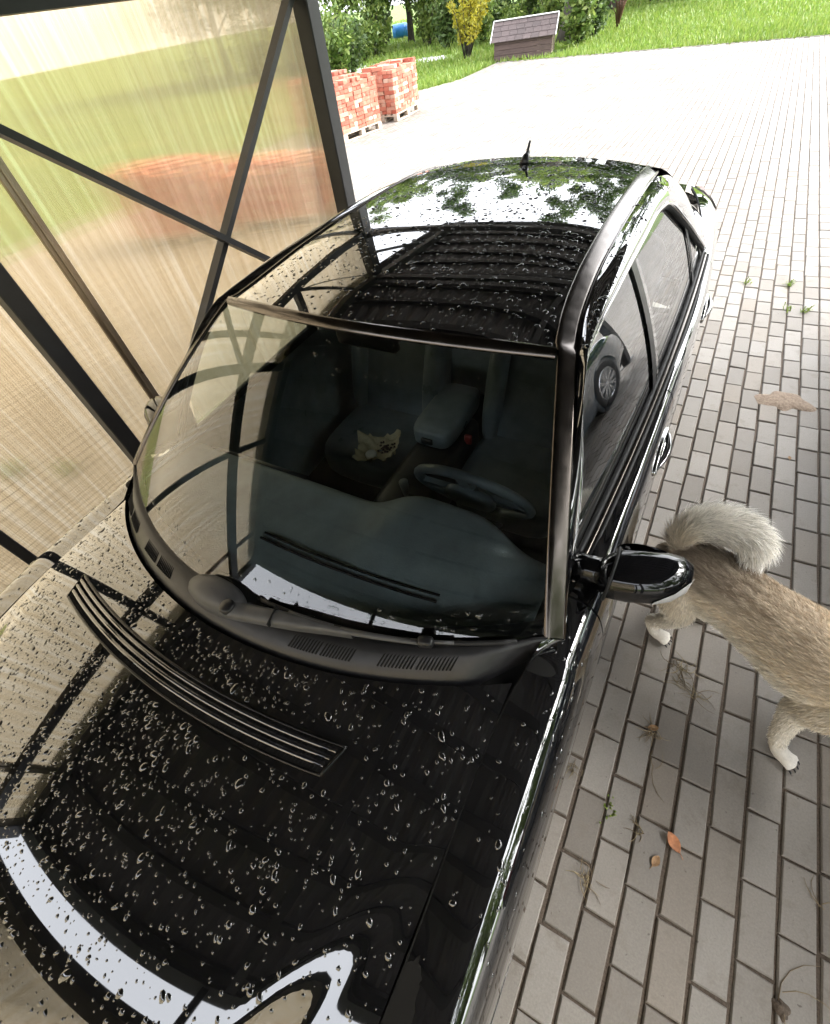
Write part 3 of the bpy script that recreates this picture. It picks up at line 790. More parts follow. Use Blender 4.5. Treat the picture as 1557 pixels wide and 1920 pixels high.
sub(MB().lathe([(.001, .012), (.016, .012), (.019, .008), (.019, -.01)], 18, (.045, -1.836, 1.052), 'z'), 'pivot_nut', M['trim'], wiper)
sub(MB().tube([(.33, -1.762, 1.047), (.40, -1.742, 1.043), (.48, -1.714, 1.036), (.53, -1.695, 1.030)], [.008, .007, .006, .006], 8), 'arm_rod', M['wiper'], wiper)
bl = []
for k in range(21):
    u = lerp(.135, .935, k / 20); p = np.array(ws(u, lerp(.035, .0, k / 20))); bl.append(tuple(p + np.array([0, -.006, .014])))
sub(MB().tube(bl, .0055, 8), 'wiper_blade', M['rubber'], wiper)
for (k0, k1) in ((3, 8), (9, 12), (13, 17)):
    sub(MB().tube([(p[0], p[1] - .004, p[2] + .010) for p in bl[k0:k1]], .0045, 6), 'blade_bridge', M['wiper'], wiper)
sub(MB().cbox((.515, -1.700, 1.040), (.035, .022, .024), .005, Matrix.Rotation(R(22), 3, 'Z')), 'blade_clip', M['trim'], wiper)
# ---- door mirrors
for sgn in (1, -1):
    # housing lofted across: rounded-rectangle sections from foot to tip
    secs = [(.800, -1.325, .985, .030, .030), (.812, -1.330, .985, .048, .046), (.835, -1.325, .984, .062, .056), (.88, -1.310, .982, .068, .060), (.93, -1.292, .981, .066, .058), (.965, -1.278, .980, .056, .050), (.990, -1.266, .979, .036, .034), (.998, -1.262, .979, .012, .012)]
    if sgn < 0: secs = [(a + (-.0), b_, c, d, e) for a, b_, c, d, e in secs]
    Pq = []
    for (x, y, z, ry, rz) in secs:
        row = []
        for k in range(33):
            a = 2 * math.pi * k / 32; ca, sa = math.cos(a), math.sin(a); p = 2.25
            q = (abs(ca) ** p + abs(sa) ** p) ** (-1 / p)
            row.append((sgn * x, y + ry * ca * q, z + rz * sa * q))
        Pq.append(row)
    mir = part(MB().grid(Pq), 'door_mirror', M['cap'])
    # turn-signal lens wrapping the outer front corner
    Pq = []
    for kk, (x, y, z, ry, rz) in enumerate(secs[4:8]):
        row = []; a0, a1 = ((188, 238), (160, 245), (135, 252), (115, 262))[kk]
        for k in range(11):
            a = R(lerp(a0, a1, k / 10)); ca, sa = math.cos(a), math.sin(a); p = 2.25
            q = (abs(ca) ** p + abs(sa) ** p) ** (-1 / p) * 1.02 + .0010 / max(ry, .01)
            row.append((sgn * (x + .0022), y + ry * ca * q, z + rz * sa * q))
        Pq.append(row)
    sub(MB().grid(Pq), 'turn_signal', M['lampclear'], mir)
    ring = []
    x, y, z, ry, rz = .828, -1.327, .984, .064, .058
    for k in range(34):
        a = 2 * math.pi * k / 32; ca, sa = math.cos(a), math.sin(a); q = (abs(ca) ** 2.6 + abs(sa) ** 2.6) ** (-1 / 2.6); ring.append((sgn * x, y + ry * ca * q, z + rz * sa * q))
    sub(MB().tube(ring, .004, 6, False), 'gasket', M['rubber'], mir)
    sub(MB().tube([(sgn * .745, -1.33, .972), (sgn * .775, -1.328, .976), (sgn * .81, -1.328, .982)], [.040, .034, .034], 14), 'mirror_foot', M['cap'], mir)
    Pq = []
    for k in range(25):
        a = 2 * math.pi * k / 24; Pq.append([(sgn * (.90 + .078 * q * math.cos(a)), -1.244, .982 + .046 * q * math.sin(a)) for q in (1, .5, .02)])
    sub(MB().grid(Pq), 'mirror_glass', M['chrome'], mir)
# ---- aerial
an = part(MB().tube([(.02, .205, 1.430), (.02, .225, 1.452), (.02, .255, 1.462)], [.020, .015, .008], 10), 'roof_aerial', M['trim'])
sub(MB().tube([(.02, .235, 1.458), (.022, .262, 1.498)], [.0062, .0048], 8), 'aerial_mast', M['trim'], an)
# ---- rear screen, trunk, tail
def rscreen(u, v):
    a = np.array([.535 * u, .42 - .05 * u * u, 1.408 - .03 * u * u]); c = np.array([.61 * u, 1.20 - .04 * u * u, 1.035 - .012 * u * u])
    return lerp(a, c, v) + np.array([0, .5, .86]) * 4 * v * (1 - v) * .03
part(MB().grid(surf(rscreen, 33, 25)), 'rear_screen', M['sideglass'])
part(MB().grid([[tuple(np.array(rscreen(u / 20, v)) + np.array([0, 0, -.004])) for v in (-.035, -.015, 0, .05)] for u in range(-20, 21)]), 'rear_roof_lip', M['paint'])
def trunk(u, v):
    y = lerp(1.205, 1.70, v); w = lerp(.60, .575, v)
    return (w * u, y - .04 * u * u + .0, lerp(1.036, 1.020, v) - .016 * u * u - .05 * max(0, v - .8) ** 2 / .04)
trunk_o = part(skirted(surf(trunk, 41, 31)), 'trunk_lid', M['paint'])
Pq = []
TW = [(1.692, .965, .60), (1.735, .93, .655), (1.755, .80, .70), (1.765, .62, .74), (1.775, .50, .75), (1.765, .36, .74), (1.72, .26, .68)]
for i in range(41):
    u = lerp(-1, 1, i / 40); Pq.append([(w * u, y - .10 * u ** 4 - .02 * u * u, z) for (y, z, w) in TW])
tail = part(MB().grid(Pq), 'rear_bumper', M['paint'])
for sgn in (1, -1):
    Pq = []
    for i in range(13):
        t = i / 12; row = []
        for j in range(9):
            q = j / 8; y = lerp(1.70, 1.30, t); p = side(y, lerp(lerp(.015, .13, t), lerp(.50, .16, t), q)); row.append((sgn * (p[0] + .005), y + .008 * (1 - t), p[2] + .005))
        Pq.append(row)
    tl = part(MB().grid(Pq), 'tail_lamp', M['lampred'])
# ---- nose
Pq = []
NW_ = [(-3.0, .765, .58), (-3.02, .70, .62), (-3.045, .60, .70), (-3.06, .48, .745), (-3.05, .34, .74), (-3.0, .24, .68)]
for i in range(61):
    u = lerp(-1, 1, i / 60); Pq.append([(w * u, y + .12 * u * u + .10 * u ** 4, z - (.03 * u * u if z > .7 else 0)) for (y, z, w) in NW_])
nose = part(MB().grid(Pq), 'front_bumper', M['paint'])
gr = part(MB().cbox((0, -3.03, .68), (.52, .05, .13), .02), 'radiator_grille', M['chrome'])
for k in range(4): sub(MB().box((0, -3.058, .64 + .027 * k), (.47, .01, .012)), 'grille_bar', M['trim'], gr, False)
for sgn in (1, -1):
    for (xl, r_, yl) in ((.54, .105, -2.955), (.385, .085, -3.01)):
        Pq = []
        for k in range(25):
            a = 2 * math.pi * k / 24; Pq.append([(sgn * (xl + r_ * q * math.cos(a)), yl - .03 * (1 - q * q) - .01, .665 + r_ * .9 * q * math.sin(a) + .0) for q in (1.05, .8, .5, .02)])
        part(MB().grid(Pq), 'headlamp', M['lampclear'])
# ---- underside and cabin tub
part(MB().cbox((0, -.62, .24), (1.56, 4.3, .10), .02), 'floor_pan', M['void'], None, False)
# ---- wheels
def wheel(x, y, sgn):
    t = MB().lathe([(.19, -.10), (.24, -.112), (.295, -.108), (.313, -.09), (.317, -.04), (.317, .04), (.313, .09), (.295, .108), (.24, .112), (.205, .10)], 40)
    w = MB(); w.v = [(p[0] + sgn * x, p[1] + y, p[2] + .317) for p in t.v]; w.f = t.f
    wh = part(w, 'wheel', M['tyre'])
    r_ = MB(); t = MB().lathe([(.215, .104), (.205, .108), (.195, .095), (.19, -.09)], 40); r_.v = [(sgn * (p[0] + x), p[1] + y, p[2] + .317) for p in t.v]; r_.f = t.f
    for k in range(10):
        a = 2 * math.pi * k / 10
        for da in (-.10, .10):
            r_.bar((sgn * (x + .090), y + .035 * math.cos(a), .317 + .035 * math.sin(a)), (sgn * (x + .098), y + .20 * math.cos(a + da), .317 + .20 * math.sin(a + da)), .014, .016, (1, 0, 0))
    t = MB().lathe([(.002, .102), (.03, .10), (.05, .09), (.05, .06)], 20); b0 = len(r_.v); r_.v += [(sgn * (p[0] + x), p[1] + y, p[2] + .317) for p in t.v]; r_.f += [[b0 + i for i in f] for f in t.f]
    sub(r_, 'rim', M['rim'], wh, False)
    t = MB().lathe([(.002, .03), (.14, .03), (.14, .02)], 24); d = MB(); d.v = [(sgn * (p[0] + x), p[1] + y, p[2] + .317) for p in t.v]; d.f = t.f; sub(d, 'brake_disc', M['steel'], wh)
for y in (AXF, AXR):
    for sgn in (1, -1): wheel(.755, y, sgn)

# ---- interior
def blob(c, size, p=3.5, n=24, m=16, rot=None, taper=None):
    mb = MB(); Pq = []
    for i in range(n + 1):
        row = []; th = 2 * math.pi * i / n
        for j in range(m + 1):
            ph = math.pi * (j / m - .5)
            def se(w): return math.copysign(abs(w) ** (2 / p), w)
            q = Vector((size[0] / 2 * se(math.cos(ph)) * se(math.cos(th)), size[1] / 2 * se(math.cos(ph)) * se(math.sin(th)), size[2] / 2 * se(math.sin(ph))))
            if taper: k = 1 + taper * (q.z / size[2]); q.x *= k; q.y *= (1 + .5 * taper * q.z / size[2])
            if rot is not None: q = rot @ q
            row.append(Vector(c) + q)
        Pq.append(row)
    mb.grid(Pq); return mb
def dashz(x, y):
    hump = .062 * math.exp(-((x - .375) / .20) ** 4) * ss(-1.62, -1.40, y)
    return .948 + hump + .030 * ss(-1.40, -1.75, y) - .05 * ss(-1.36, -1.28, y) * (1 - math.exp(-((x - .375) / .22) ** 4)) - .006 * (x / .7) ** 2
Pq = []
for i in range(71):
    x = lerp(-.70, .70, i / 70); row = []; yr = -1.335 + .035 * math.exp(-((x - .375) / .2) ** 4)
    yf = -1.80 + .387 * x * x + .107 * x ** 4 + .02
    for j in range(25):
        y = lerp(yf, yr, j / 24); row.append((x, y, min(dashz(x, y), .99 + .02 * ss(-1.5, -1.35, y))))
    zl = row[-1][2]
    for q in (.012, .05, .13, .24, .36): row.append((x, yr + (.012 if q < .1 else -.02), zl - q))
    Pq.append(row)
dash = part(MB().grid(Pq), 'dashboard', M['dash'])
vsl = MB()
for k in range(2):
    pts = [(lerp(-.10, .47, i / 20), -1.605 + .02 * k + .30 * (lerp(-.10, .47, i / 20)) ** 2 * .5, dashz(.1, -1.6) + .004) for i in range(21)]
    vsl.tube(pts, .004, 6)
sub(vsl, 'defrost_vent', M['void'], dash)
sub(MB().box((.38, -1.29, .93), (.30, .02, .09)), 'instrument_panel', M['void'], dash, False)
sub(MB().box((-.02, -1.325, .80), (.22, .03, .16)), 'centre_stack', M['trim'], dash, False)
sub(MB().tube([(-.62, -1.33, .925), (-.3, -1.325, .925), (-.16, -1.322, .925)], .012, 8), 'dash_trim', M['cowl'], dash)
SWC = Vector((.365, -1.115, .865)); swr = Matrix.Rotation(R(-62), 3, 'X')
ring = [SWC + swr @ Vector((.195 * math.cos(a), .195 * math.sin(a), 0)) for a in [2 * math.pi * k / 40 for k in range(42)]]
sw = part(MB().tube(ring, .016, 10, False), 'steering_wheel', M['leather'])
sub(blob(SWC - swr @ Vector((0, .01, .02)), (.17, .15, .05), 3, 20, 10, swr), 'wheel_hub', M['leather'], sw)
mb = MB()
for a in (R(5), R(175), R(270)): mb.bar(SWC, SWC + swr @ Vector((.19 * math.cos(a), .19 * math.sin(a), 0)), .04, .018, swr @ Vector((0, 0, 1)))
sub(mb, 'wheel_spoke', M['leather'], sw, False)
for x in (.37, -.37):
    rb = Matrix.Rotation(R(-20), 3, 'X')
    st = part(blob((x, -.62, .46), (.52, .54, .20), 4), 'front_seat', M['leather'])
    sub(blob((x, -.32, .78), (.50, .17, .64), 4, rot=rb, taper=-.25), 'backrest', M['leather'], st)
    for s2 in (-1, 1):
        sub(blob((x + s2 * .21, -.37, .76), (.10, .16, .56), 3, rot=rb), 'side_bolster', M['leather'], st)
        sub(MB().tube([(x + s2 * .06, -.21, 1.06), (x + s2 * .06, -.19, 1.16)], .007, 6), 'headrest_post', M['chrome'], st)
    sub(blob((x, -.185, 1.20), (.27, .11, .18), 3.2, rot=rb), 'headrest', M['leather'], st)
    for k in range(4): sub(MB().tube([(x - .15 + .10 * k, -.42 + .0, .56), (x - .15 + .10 * k, -.33, .98)], .006, 6), 'seat_seam', M['void'], st)
rs = part(blob((0, .28, .46), (1.30, .52, .22), 5), 'rear_seat', M['leather'])
sub(blob((0, .60, .78), (1.28, .17, .62), 5, rot=Matrix.Rotation(R(-24), 3, 'X')), 'backrest', M['leather'], rs)
for x in (.36, -.36): sub(blob((x, .72, 1.11), (.26, .10, .16), 3), 'headrest', M['leather'], rs)
con = part(blob((-.01, -.80, .48), (.24, .80, .26), 5), 'centre_console', M['trim'])
sub(blob((-.03, -.53, .655), (.20, .40, .11), 5), 'armrest', M['leather'], con)
sub(MB().cbox((-.03, -.742, .662), (.055, .014, .03), .004), 'armrest_latch', M['trim'], con, False)
sub(MB().tube([(.02, -1.02, .60), (.02, -1.03, .70)], [.012, .02], 10), 'gear_lever', M['leather'], con)
sub(MB().cbox((.105, -.60, .60), (.035, .02, .05), .005), 'belt_buckle', M['red'], con, False)
for x, nm in ((.37, 0), (-.37, 1)):
    part(MB().cbox((x * .78, -.955, 1.345), (.34, .14, .018), .007, Matrix.Rotation(R(12), 3, 'X')), 'sun_visor', M['leather'])
part(MB().cbox((0, -1.04, 1.315), (.22, .035, .065), .014), 'interior_mirror', M['trim'])
# headliner and inner lining
Pq = [[(p[0], p[1], p[2] - .025) for p in r_] for r_ in surf(roof, 21, 21)]
part(MB().grid(Pq), 'headliner', M['dash'])
for sgn in (1, -1):
    Pq = [[(sgn * (side(lerp(-1.35, .6, i / 20), 0)[0] - .06 - .01 * j), lerp(-1.35, .6, i / 20), lerp(.94, .35, j / 4)) for j in range(5)] for i in range(21)]
    part(MB().grid(Pq), 'door_lining', M['leather'])
# ---- small things lying in the car
pp = [];
pc = Vector((X0 - .27, -.80, .545)); N_ = 16
for i in range(N_ + 1):
    row = []
    for j in range(N_ + 1):
        u, v = i / N_ - .5, j / N_ - .5; r_ = math.hypot(u, v); k = 1 + .22 * noise.noise(Vector((math.cos(math.atan2(v, u)) * 1.6, math.sin(math.atan2(v, u)) * 1.6, 3.1)))
        row.append((u * .20 * k, v * .17 * k, .07 * r_ * r_ * 4 * .5 + .030 * noise.noise(Vector((u * 6, v * 6, 1.3))) + .018 * noise.noise(Vector((u * 15, v * 15, 4)))))
    pp.append(row)
mb = MB().grid(pp); mb.grid([[(p[0], p[1], p[2] - .0008) for p in r_][::-1] for r_ in pp])
o = mb.build('paper_wrapper', M['paper'], None, True, pc + Vector((0, 0, .02)), (0, 0, .4)); tag(o, 'crumpled tan paper wrapper lying on the front passenger seat', 'paper')
t = MB().lathe([(.001, 0), (.026, 0), (.027, .003), (.027, .016), (.025, .019), (.001, .0185)], 24, axis='z')
o = t.build('round_tin', M['white'], None, True, pc + Vector((-.01, -.045, .032))); tag(o, 'small white round tin resting on the tan paper in the car', 'tin')
mb = MB()
for k in range(40):
    a = random.uniform(0, 6.28); r_ = random.uniform(0, .055); mb.cbox((r_ * math.cos(a) + .03, r_ * math.sin(a) * .8 + .03, random.uniform(.004, .014)), (.012, .009, .007), .002, Matrix.Rotation(random.uniform(0, 3), 3, 'Z'))
o = mb.build('nut_shells', M['wood_brown'], None, False, pc + Vector((0, 0, .028))); tag(o, 'small brown nut shells scattered on the tan paper', 'shells', kind='stuff')

# ================================================================== SECOND CAR (seen mirrored in the side windows)
SKIP = {'dashboard', 'steering_wheel', 'front_seat', 'rear_seat', 'centre_console', 'sun_visor', 'headliner', 'door_lining', 'interior_mirror'}
car2 = empty('blue_sedan', (1.50, 0.19, 0), math.pi)
tag(car2, 'dark blue sedan parked nose-outward beside the black sedan, mirrored in its side windows', 'car')
for ch in list(car.children):
    if ch.name.split('.')[0] in SKIP: continue
    c = copy_tree(ch, car2)
    for q in [c] + list(c.children):
        if q.material_slots and q.material_slots[0].material == M['paint']:
            q.material_slots[0].link = 'OBJECT'; q.material_slots[0].material = M['paint_blue']

# ================================================================== RAIN DROPS
def drop_mesh(seed, n=9):
    rnd = random.Random(seed); v = []; f = []
    lob = [1 + rnd.uniform(-.22, .22) for _ in range(n)]
    for (r_, h_) in ((1.0, -.04), (.90, .12), (.66, .27), (.34, .36)):
        for k in range(n):
            a = 2 * math.pi * k / n; v.append((r_ * lob[k] * math.cos(a), r_ * lob[k] * math.sin(a), h_))
    v.append((0, 0, .40))
    for j in range(3):
        for k in range(n): f.append((j * n + k, j * n + (k + 1) % n, (j + 1) * n + (k + 1) % n, (j + 1) * n + k))
    for k in range(n): f.append((3 * n + k, 3 * n + (k + 1) % n, 4 * n))
    return v, f
DV = [drop_mesh(k) for k in range(8)]
DM = []
for v, f in DV:
    me = bpy.data.meshes.new('water_drop'); me.from_pydata(v, [], f); me.polygons.foreach_set('use_smooth', [True] * len(me.polygons)); me.materials.append(M['water']); DM.append(me)
def normal_at(fn, u, v):
    e = 1e-3; a = np.array(fn(u + e, v)) - np.array(fn(u - e, v)); c = np.array(fn(u, v + e)) - np.array(fn(u, v - e))
    n_ = np.cross(a, c); n_ /= np.linalg.norm(n_); return Vector(n_ if n_[2] > 0 else -n_)
def scatter(fn, count, ur, vr, dens, med, parent, singles, mat, tail_dir, name='water_drops'):
    drops = []
    tries = 0
    while len(drops) < count and tries < count * 40:
        tries += 1
        u = random.uniform(*ur); v = random.uniform(*vr); p = fn(u, v)
        if random.random() > dens(p[0], p[1]): continue
        r_ = min(.0075, max(.0010, med * math.exp(random.gauss(0, .5))))
        drops.append((p, u, v, r_))
    rec = []
    for (p, u, v, r_) in drops:
        n_ = normal_at(fn, u, v); q = n_.to_track_quat('Z', 'Y'); ang = tail_dir + random.gauss(0, .5)
        el = 1 + abs(random.gauss(0, .35))
        px, py, d = proj((p[0] + X0, p[1], p[2]))
        vis = -20 < px < 1577 and -20 < py < 1940
        rec.append((r_ / d if vis else 0, p, q, ang, el, r_))
    rec.sort(key=lambda k: -k[0])
    V = []; F = []
    for i, (sc, p, q, ang, el, r_) in enumerate(rec):
        m_ = q.to_matrix() @ Matrix.Rotation(ang, 3, 'Z')
        if i < singles:
            o = bpy.data.objects.new('water_drop', random.choice(DM)); col.objects.link(o); o.parent = parent
            o.location = cv(p); o.rotation_mode = 'XYZ'; o.rotation_euler = m_.to_euler(); o.scale = (r_ * el, r_, r_ * .85)
        else:
            v, f = random.choice(DV); b0 = len(V); c = Vector(cv(p))
            for w in v: V.append(c + m_ @ Vector((w[0] * r_ * el, w[1] * r_, w[2] * r_ * .85)))
            F += [[b0 + k for k in g_] for g_ in f]
    if V:
        o = mesh_obj(name, V, F, mat, parent, True); tag(o, kind='stuff')
def hood_dens(x, y):
    if -2.075 + .235 * x * x < y < -1.985 + .235 * x * x and -.56 < x < .49: return 0.0
    k = .30 + .70 * ss(.55, -.2, x)
    k *= .45 + .55 * ss(-2.75, -2.2, y)
    nz = noise.noise(Vector((x * 5, y * 5, 2))) * .5 + .5
    return k * (.35 + .8 * nz)
def roof_dens(x, y): return (.5 + .5 * ss(-.9, -.3, y)) * (.4 + .8 * (noise.noise(Vector((x * 6, y * 6, 9))) * .5 + .5))
scatter(hood, 4800, (-.99, .99), (.01, .75), hood_dens, .0021, hood_o, 300, M['water'], .9)
scatter(roof, 5200, (-.99, .99), (.01, .99), roof_dens, .0023, roof_o, 0, M['water'], .0)
scatter(lambda u, v: tuple(np.array(ws(u, v)) + np.array([0, 0, .001])), 170, (-.95, .98), (.012, .10), lambda x, y: .3 + .7 * ss(-.2, .5, x), .0024, wsG, 0, M['water_clear'], 0.)
scatter(lambda u, v: tuple(np.array(ws(u, v)) + np.array([0, 0, .001])), 90, (-.95, .95), (.80, .99), lambda x, y: 1., .0020, wsG, 0, M['water_clear'], 0.)
for o_ in [o for o in car.children if o.name.startswith('fender')][:2]:
    sg = 1 if o_.data.vertices[400].co.x > 0 else -1
    scatter(lambda u, v, sg=sg: tuple(side(u, v) * np.array([sg, 1, 1])), 330 if sg < 0 else 120, (-2.7, -1.45), (.02, .26), lambda x, y: .3 + .7 * ss(-2.3, -1.8, y), .0026, o_, 0, M['water'], 0.)
for o_ in [o for o in car.children if o.name.startswith('roof_rail')][:1]:
    def railp(s, t):
        a = strip_out(s) - np.array([0, 0, .004]); c = outer(s); nn = np.array([.62, -.32 if s < 1 else 0, .75])
        return tuple(lerp(a, c, t) + nn * 4 * t * (1 - t) * .024)
    scatter(railp, 240, (1.02, 1.95), (.05, .7), lambda x, y: 1., .0026, o_, 0, M['water'], 0.)

# ================================================================== SURROUNDINGS
def dir_at(px, dist, py=0):
    d = RW.T @ np.array([(px - 778.5) / FPX, (py - 960) / FPX, 1.0]); h = math.hypot(d[0], d[1]); return (CAM[0] + d[0] / h * dist, CAM[1] + d[1] / h * dist)
def gnd(px, py, z=0.0):
    d = RW.T @ np.array([(px - 778.5) / FPX, (py - 960) / FPX, 1.0]); t = (z - CAM[2]) / d[2]; return (CAM[0] + d[0] * t, CAM[1] + d[1] * t)
def leaves(clumps, per, size, seed, flat=.6):
    rnd = random.Random(seed); V = []; F = []
    for (cx, cy, cz, rad) in clumps:
        for k in range(per):
            while True:
                a = Vector((rnd.uniform(-1, 1), rnd.uniform(-1, 1), rnd.uniform(-1, 1)))
                if .25 < a.length < 1: break
            a = a * (.55 + .45 * rnd.random())
            c = Vector((cx, cy, cz)) + Vector((a.x * rad, a.y * rad, a.z * rad * .8))
            d1 = Vector((rnd.gauss(0, 1), rnd.gauss(0, 1), rnd.gauss(-.2, .7))).normalized()
            d2 = d1.cross(Vector((rnd.gauss(0, 1), rnd.gauss(0, 1), rnd.gauss(0, 1)))).normalized()
            s_ = size * rnd.uniform(.6, 1.3); b0 = len(V)
            V += [c - d1 * s_ * .5, c + d2 * s_ * .28 , c + d1 * s_ * .6, c - d2 * s_ * .28]; F.append((b0, b0 + 1, b0 + 2, b0 + 3))
    return V, F
def tree_meshes(seed, h, spread, low):
    rnd = random.Random(seed); mb = MB(); clumps = []
    pts = [(0, 0, -.1)]; x = y = 0
    for k in range(1, 6):
        x += rnd.uniform(-.12, .12); y += rnd.uniform(-.12, .12); pts.append((x, y, h * .6 * k / 5))
    mb.tube(pts, [.20, .17, .15, .12, .09, .06], 8)
    for k in range(11):
        t = rnd.uniform(.25, 1); i = min(4, int(t * 5)); b_ = Vector(pts[i]).lerp(Vector(pts[i + 1]), t * 5 - i)
        a = rnd.uniform(0, 6.28); L = spread * rnd.uniform(.5, 1.0); e = b_ + Vector((math.cos(a) * L, math.sin(a) * L, L * rnd.uniform(.25, .9)))
        m_ = b_.lerp(e, .5) + Vector((0, 0, -.15)); mb.tube([b_, m_, e], [.06, .04, .015], 6); clumps += [(m_.x, m_.y, m_.z, spread * .35), (e.x, e.y, e.z, spread * rnd.uniform(.35, .5))]
    for k in range(16):
        a = rnd.uniform(0, 6.28); r_ = spread * math.sqrt(rnd.random()) * .9; z = lerp(low, h, rnd.random() ** .9); taper = 1 - .6 * max(0, (z - .55 * h) / (.45 * h))
        clumps.append((math.cos(a) * r_ * taper, math.sin(a) * r_ * taper, z, spread * rnd.uniform(.25, .42)))
    V, F = leaves(clumps, 330, .19, seed + 50)
    return mb, V, F
protos = []
for k, (h, sp, low) in enumerate(((8.5, 2.6, 1.6), (10.5, 2.4, 2.0), (7.0, 2.8, 1.2))):
    mb, V, F = tree_meshes(11 + k, h, sp, low)
    root = empty('leafy_tree', (0, 0, 0)); mb.build('trunk', M['bark'], root, True)
    mesh_obj('crown', V, F, M['leaf'] if k != 1 else M['leaf2'], root); protos.append(root)
spots = [(628, 33, 0, 'bright leafy tree at the back of the lawn beyond the brick stacks'), (690, 36, 2, 'dark-stemmed tree rising behind the blue barrel on the lawn edge'),
         (765, 39, 0, 'tall tree with drooping leaves right of the blue barrel'), (835, 35, 1, 'dark leafy tree behind the yellow shrub'), (905, 38, 2, 'spreading tree behind the kennel and the yellow shrub'),
         (985, 41, 1, 'dark tall tree in the gap above the kennel roof'), (1010, 47, 0, 'far light green tree beyond the kennel'), (1150, 38, 1, 'tall dark tree beyond the open lawn, mirrored in the car roof'), (1230, 40, 0, 'round tree beyond the open lawn, mirrored in the car roof'), (1310, 38, 1, 'slim tall tree past the lawn, mirrored in the car roof'), (1400, 42, 0, 'broad tree past the lawn, mirrored in the car roof'), (1490, 40, 1, 'dark tree at the far right of the lawn, mirrored in the car roof'),
         (1080, 44, 2, 'bushy tree set back behind the old trunk'), (1190, 47, 2, 'low spreading tree set back past the lawn, mirrored in the car roof'), (1270, 48, 2, 'wide bushy tree set back past the lawn, mirrored in the car roof'), (1360, 47, 1, 'second slim tree set back past the lawn, mirrored in the car roof'), (1450, 50, 2, 'bushy tree at the far lawn corner, mirrored in the car roof'),
         (480, 36, 0, 'leafy tree seen blurred through the polycarbonate wall'), (390, 40, 2, 'wide low tree seen blurred through the polycarbonate wall')]
added_tree_spots = [((12.5 + 1.2 * math.sin(3 * i), -11 + 3.3 * i), i % 3) for i in range(11)]  # invented tree row out of view, blocks the sky mirrored in the car's flank
used = [False] * 3
for (px, dist, k, lab) in spots:
    x, y = dir_at(px, dist)
    t = protos[k] if not used[k] else copy_tree(protos[k]); used[k] = True
    t.location = (x, y, 0); t.rotation_euler = (0, 0, random.uniform(0, 6.28)); s_ = random.uniform(1.05, 1.3); s_ *= 1.35 if px > 1075 else 1.0; t.scale = (s_, s_, s_)
    tag(t, lab, 'tree', 'trees round the lawn')
for (x, y), k in added_tree_spots:
    t = copy_tree(protos[k]); t.location = (x, y, 0); t.rotation_euler = (0, 0, random.uniform(0, 6.28)); t.scale = (1.1, 1.1, 1.15)
    tag(t, 'leafy tree in the unseen row added on the right to darken the car-side reflections', 'tree', 'unseen trees added to darken reflections')
# thick old trunk behind the kennel
x, y = gnd(1068, 78); t = empty('old_tree', (x, y, 0)); tag(t, 'thick dark tree trunk standing right behind the kennel', 'tree', 'trees round the lawn')
mb = MB(); mb.tube([(0, 0, -.1), (.05, 0, .5), (.1, .05, 1.4), (.2, .05, 2.6), (.25, .1, 4.2)], [.55, .42, .37, .33, .26], 14); mb.tube([(.15, .05, 2.2), (.7, .3, 3.4), (1.2, .5, 4.6)], [.2, .13, .06], 8); mb.tube([(.2, .05, 2.6), (-.5, -.2, 3.8), (-1.1, 0, 4.8)], [.2, .12, .05], 8)
mb.build('trunk', M['bark'], t, True)
V, F = leaves([(random.uniform(-2, 2), random.uniform(-2, 2), random.uniform(3.8, 7.5), random.uniform(.7, 1.2)) for _ in range(30)], 110, .24, 91); mesh_obj('crown', V, F, M['leaf'], t)
# shrubs under the trees
shr = []
for k in range(3):
    rnd = random.Random(70 + k); root = empty('shrub', (0, 0, 0)); mb = MB(); cl = []
    for j in range(9):
        a = rnd.uniform(0, 6.28); h_ = rnd.uniform(.7, 2.0); r_ = rnd.uniform(.1, .8); mb.tube([(0, 0, -.05), (math.cos(a) * r_ * .5, math.sin(a) * r_ * .5, h_ * .5), (math.cos(a) * r_, math.sin(a) * r_, h_)], [.025, .018, .006], 5)
        cl += [(math.cos(a) * r_ * q, math.sin(a) * r_ * q, h_ * q, .42) for q in (.35, .7, 1.0)]
    mb.build('stems', M['bark'], root, True); V, F = leaves(cl, 60, .17, 80 + k); mesh_obj('foliage', V, F, M['leaf'] if k != 2 else M['leaf2'], root); shr.append(root)
su = [False] * 3
sspots = [(608, 24.5), (622, 29), (640, 26), (668, 31), (690, 33), (716, 40), (790, 36), (800, 34), (836, 30), (862, 33), (905, 29.5), (938, 31), (962, 28), (990, 30), (1012, 28.5), (1035, 26.5), (1098, 23.5), (1122, 25.5), (560, 30), (520, 28), (450, 31), (330, 33)]
for i, (px, dist) in enumerate(sspots):
    k = i % 3; x, y = dir_at(px, dist); t = shr[k] if not su[k] else copy_tree(shr[k]); su[k] = True
    t.location = (x, y, 0); t.rotation_euler = (0, 0, random.uniform(0, 6.28)); s_ = random.uniform(.8, 1.3); t.scale = (s_, s_, s_ * random.uniform(.8, 1.1))
    tag(t, (('light green leafy shrub', 'bright bushy shrub with upright stems', 'dark green leafy shrub')[k] + ' in the thicket under the lawn-edge trees' if px > 565 and px < 1060 else ('light green shrub beside the old trunk by the kennel' if px > 1060 else 'green shrub seen blurred through the polycarbonate wall')), 'shrub', 'shrubs in the lawn-edge thicket' if 565 < px < 1060 else ('shrubs by the old trunk' if px > 1060 else 'shrubs behind the polycarbonate'))
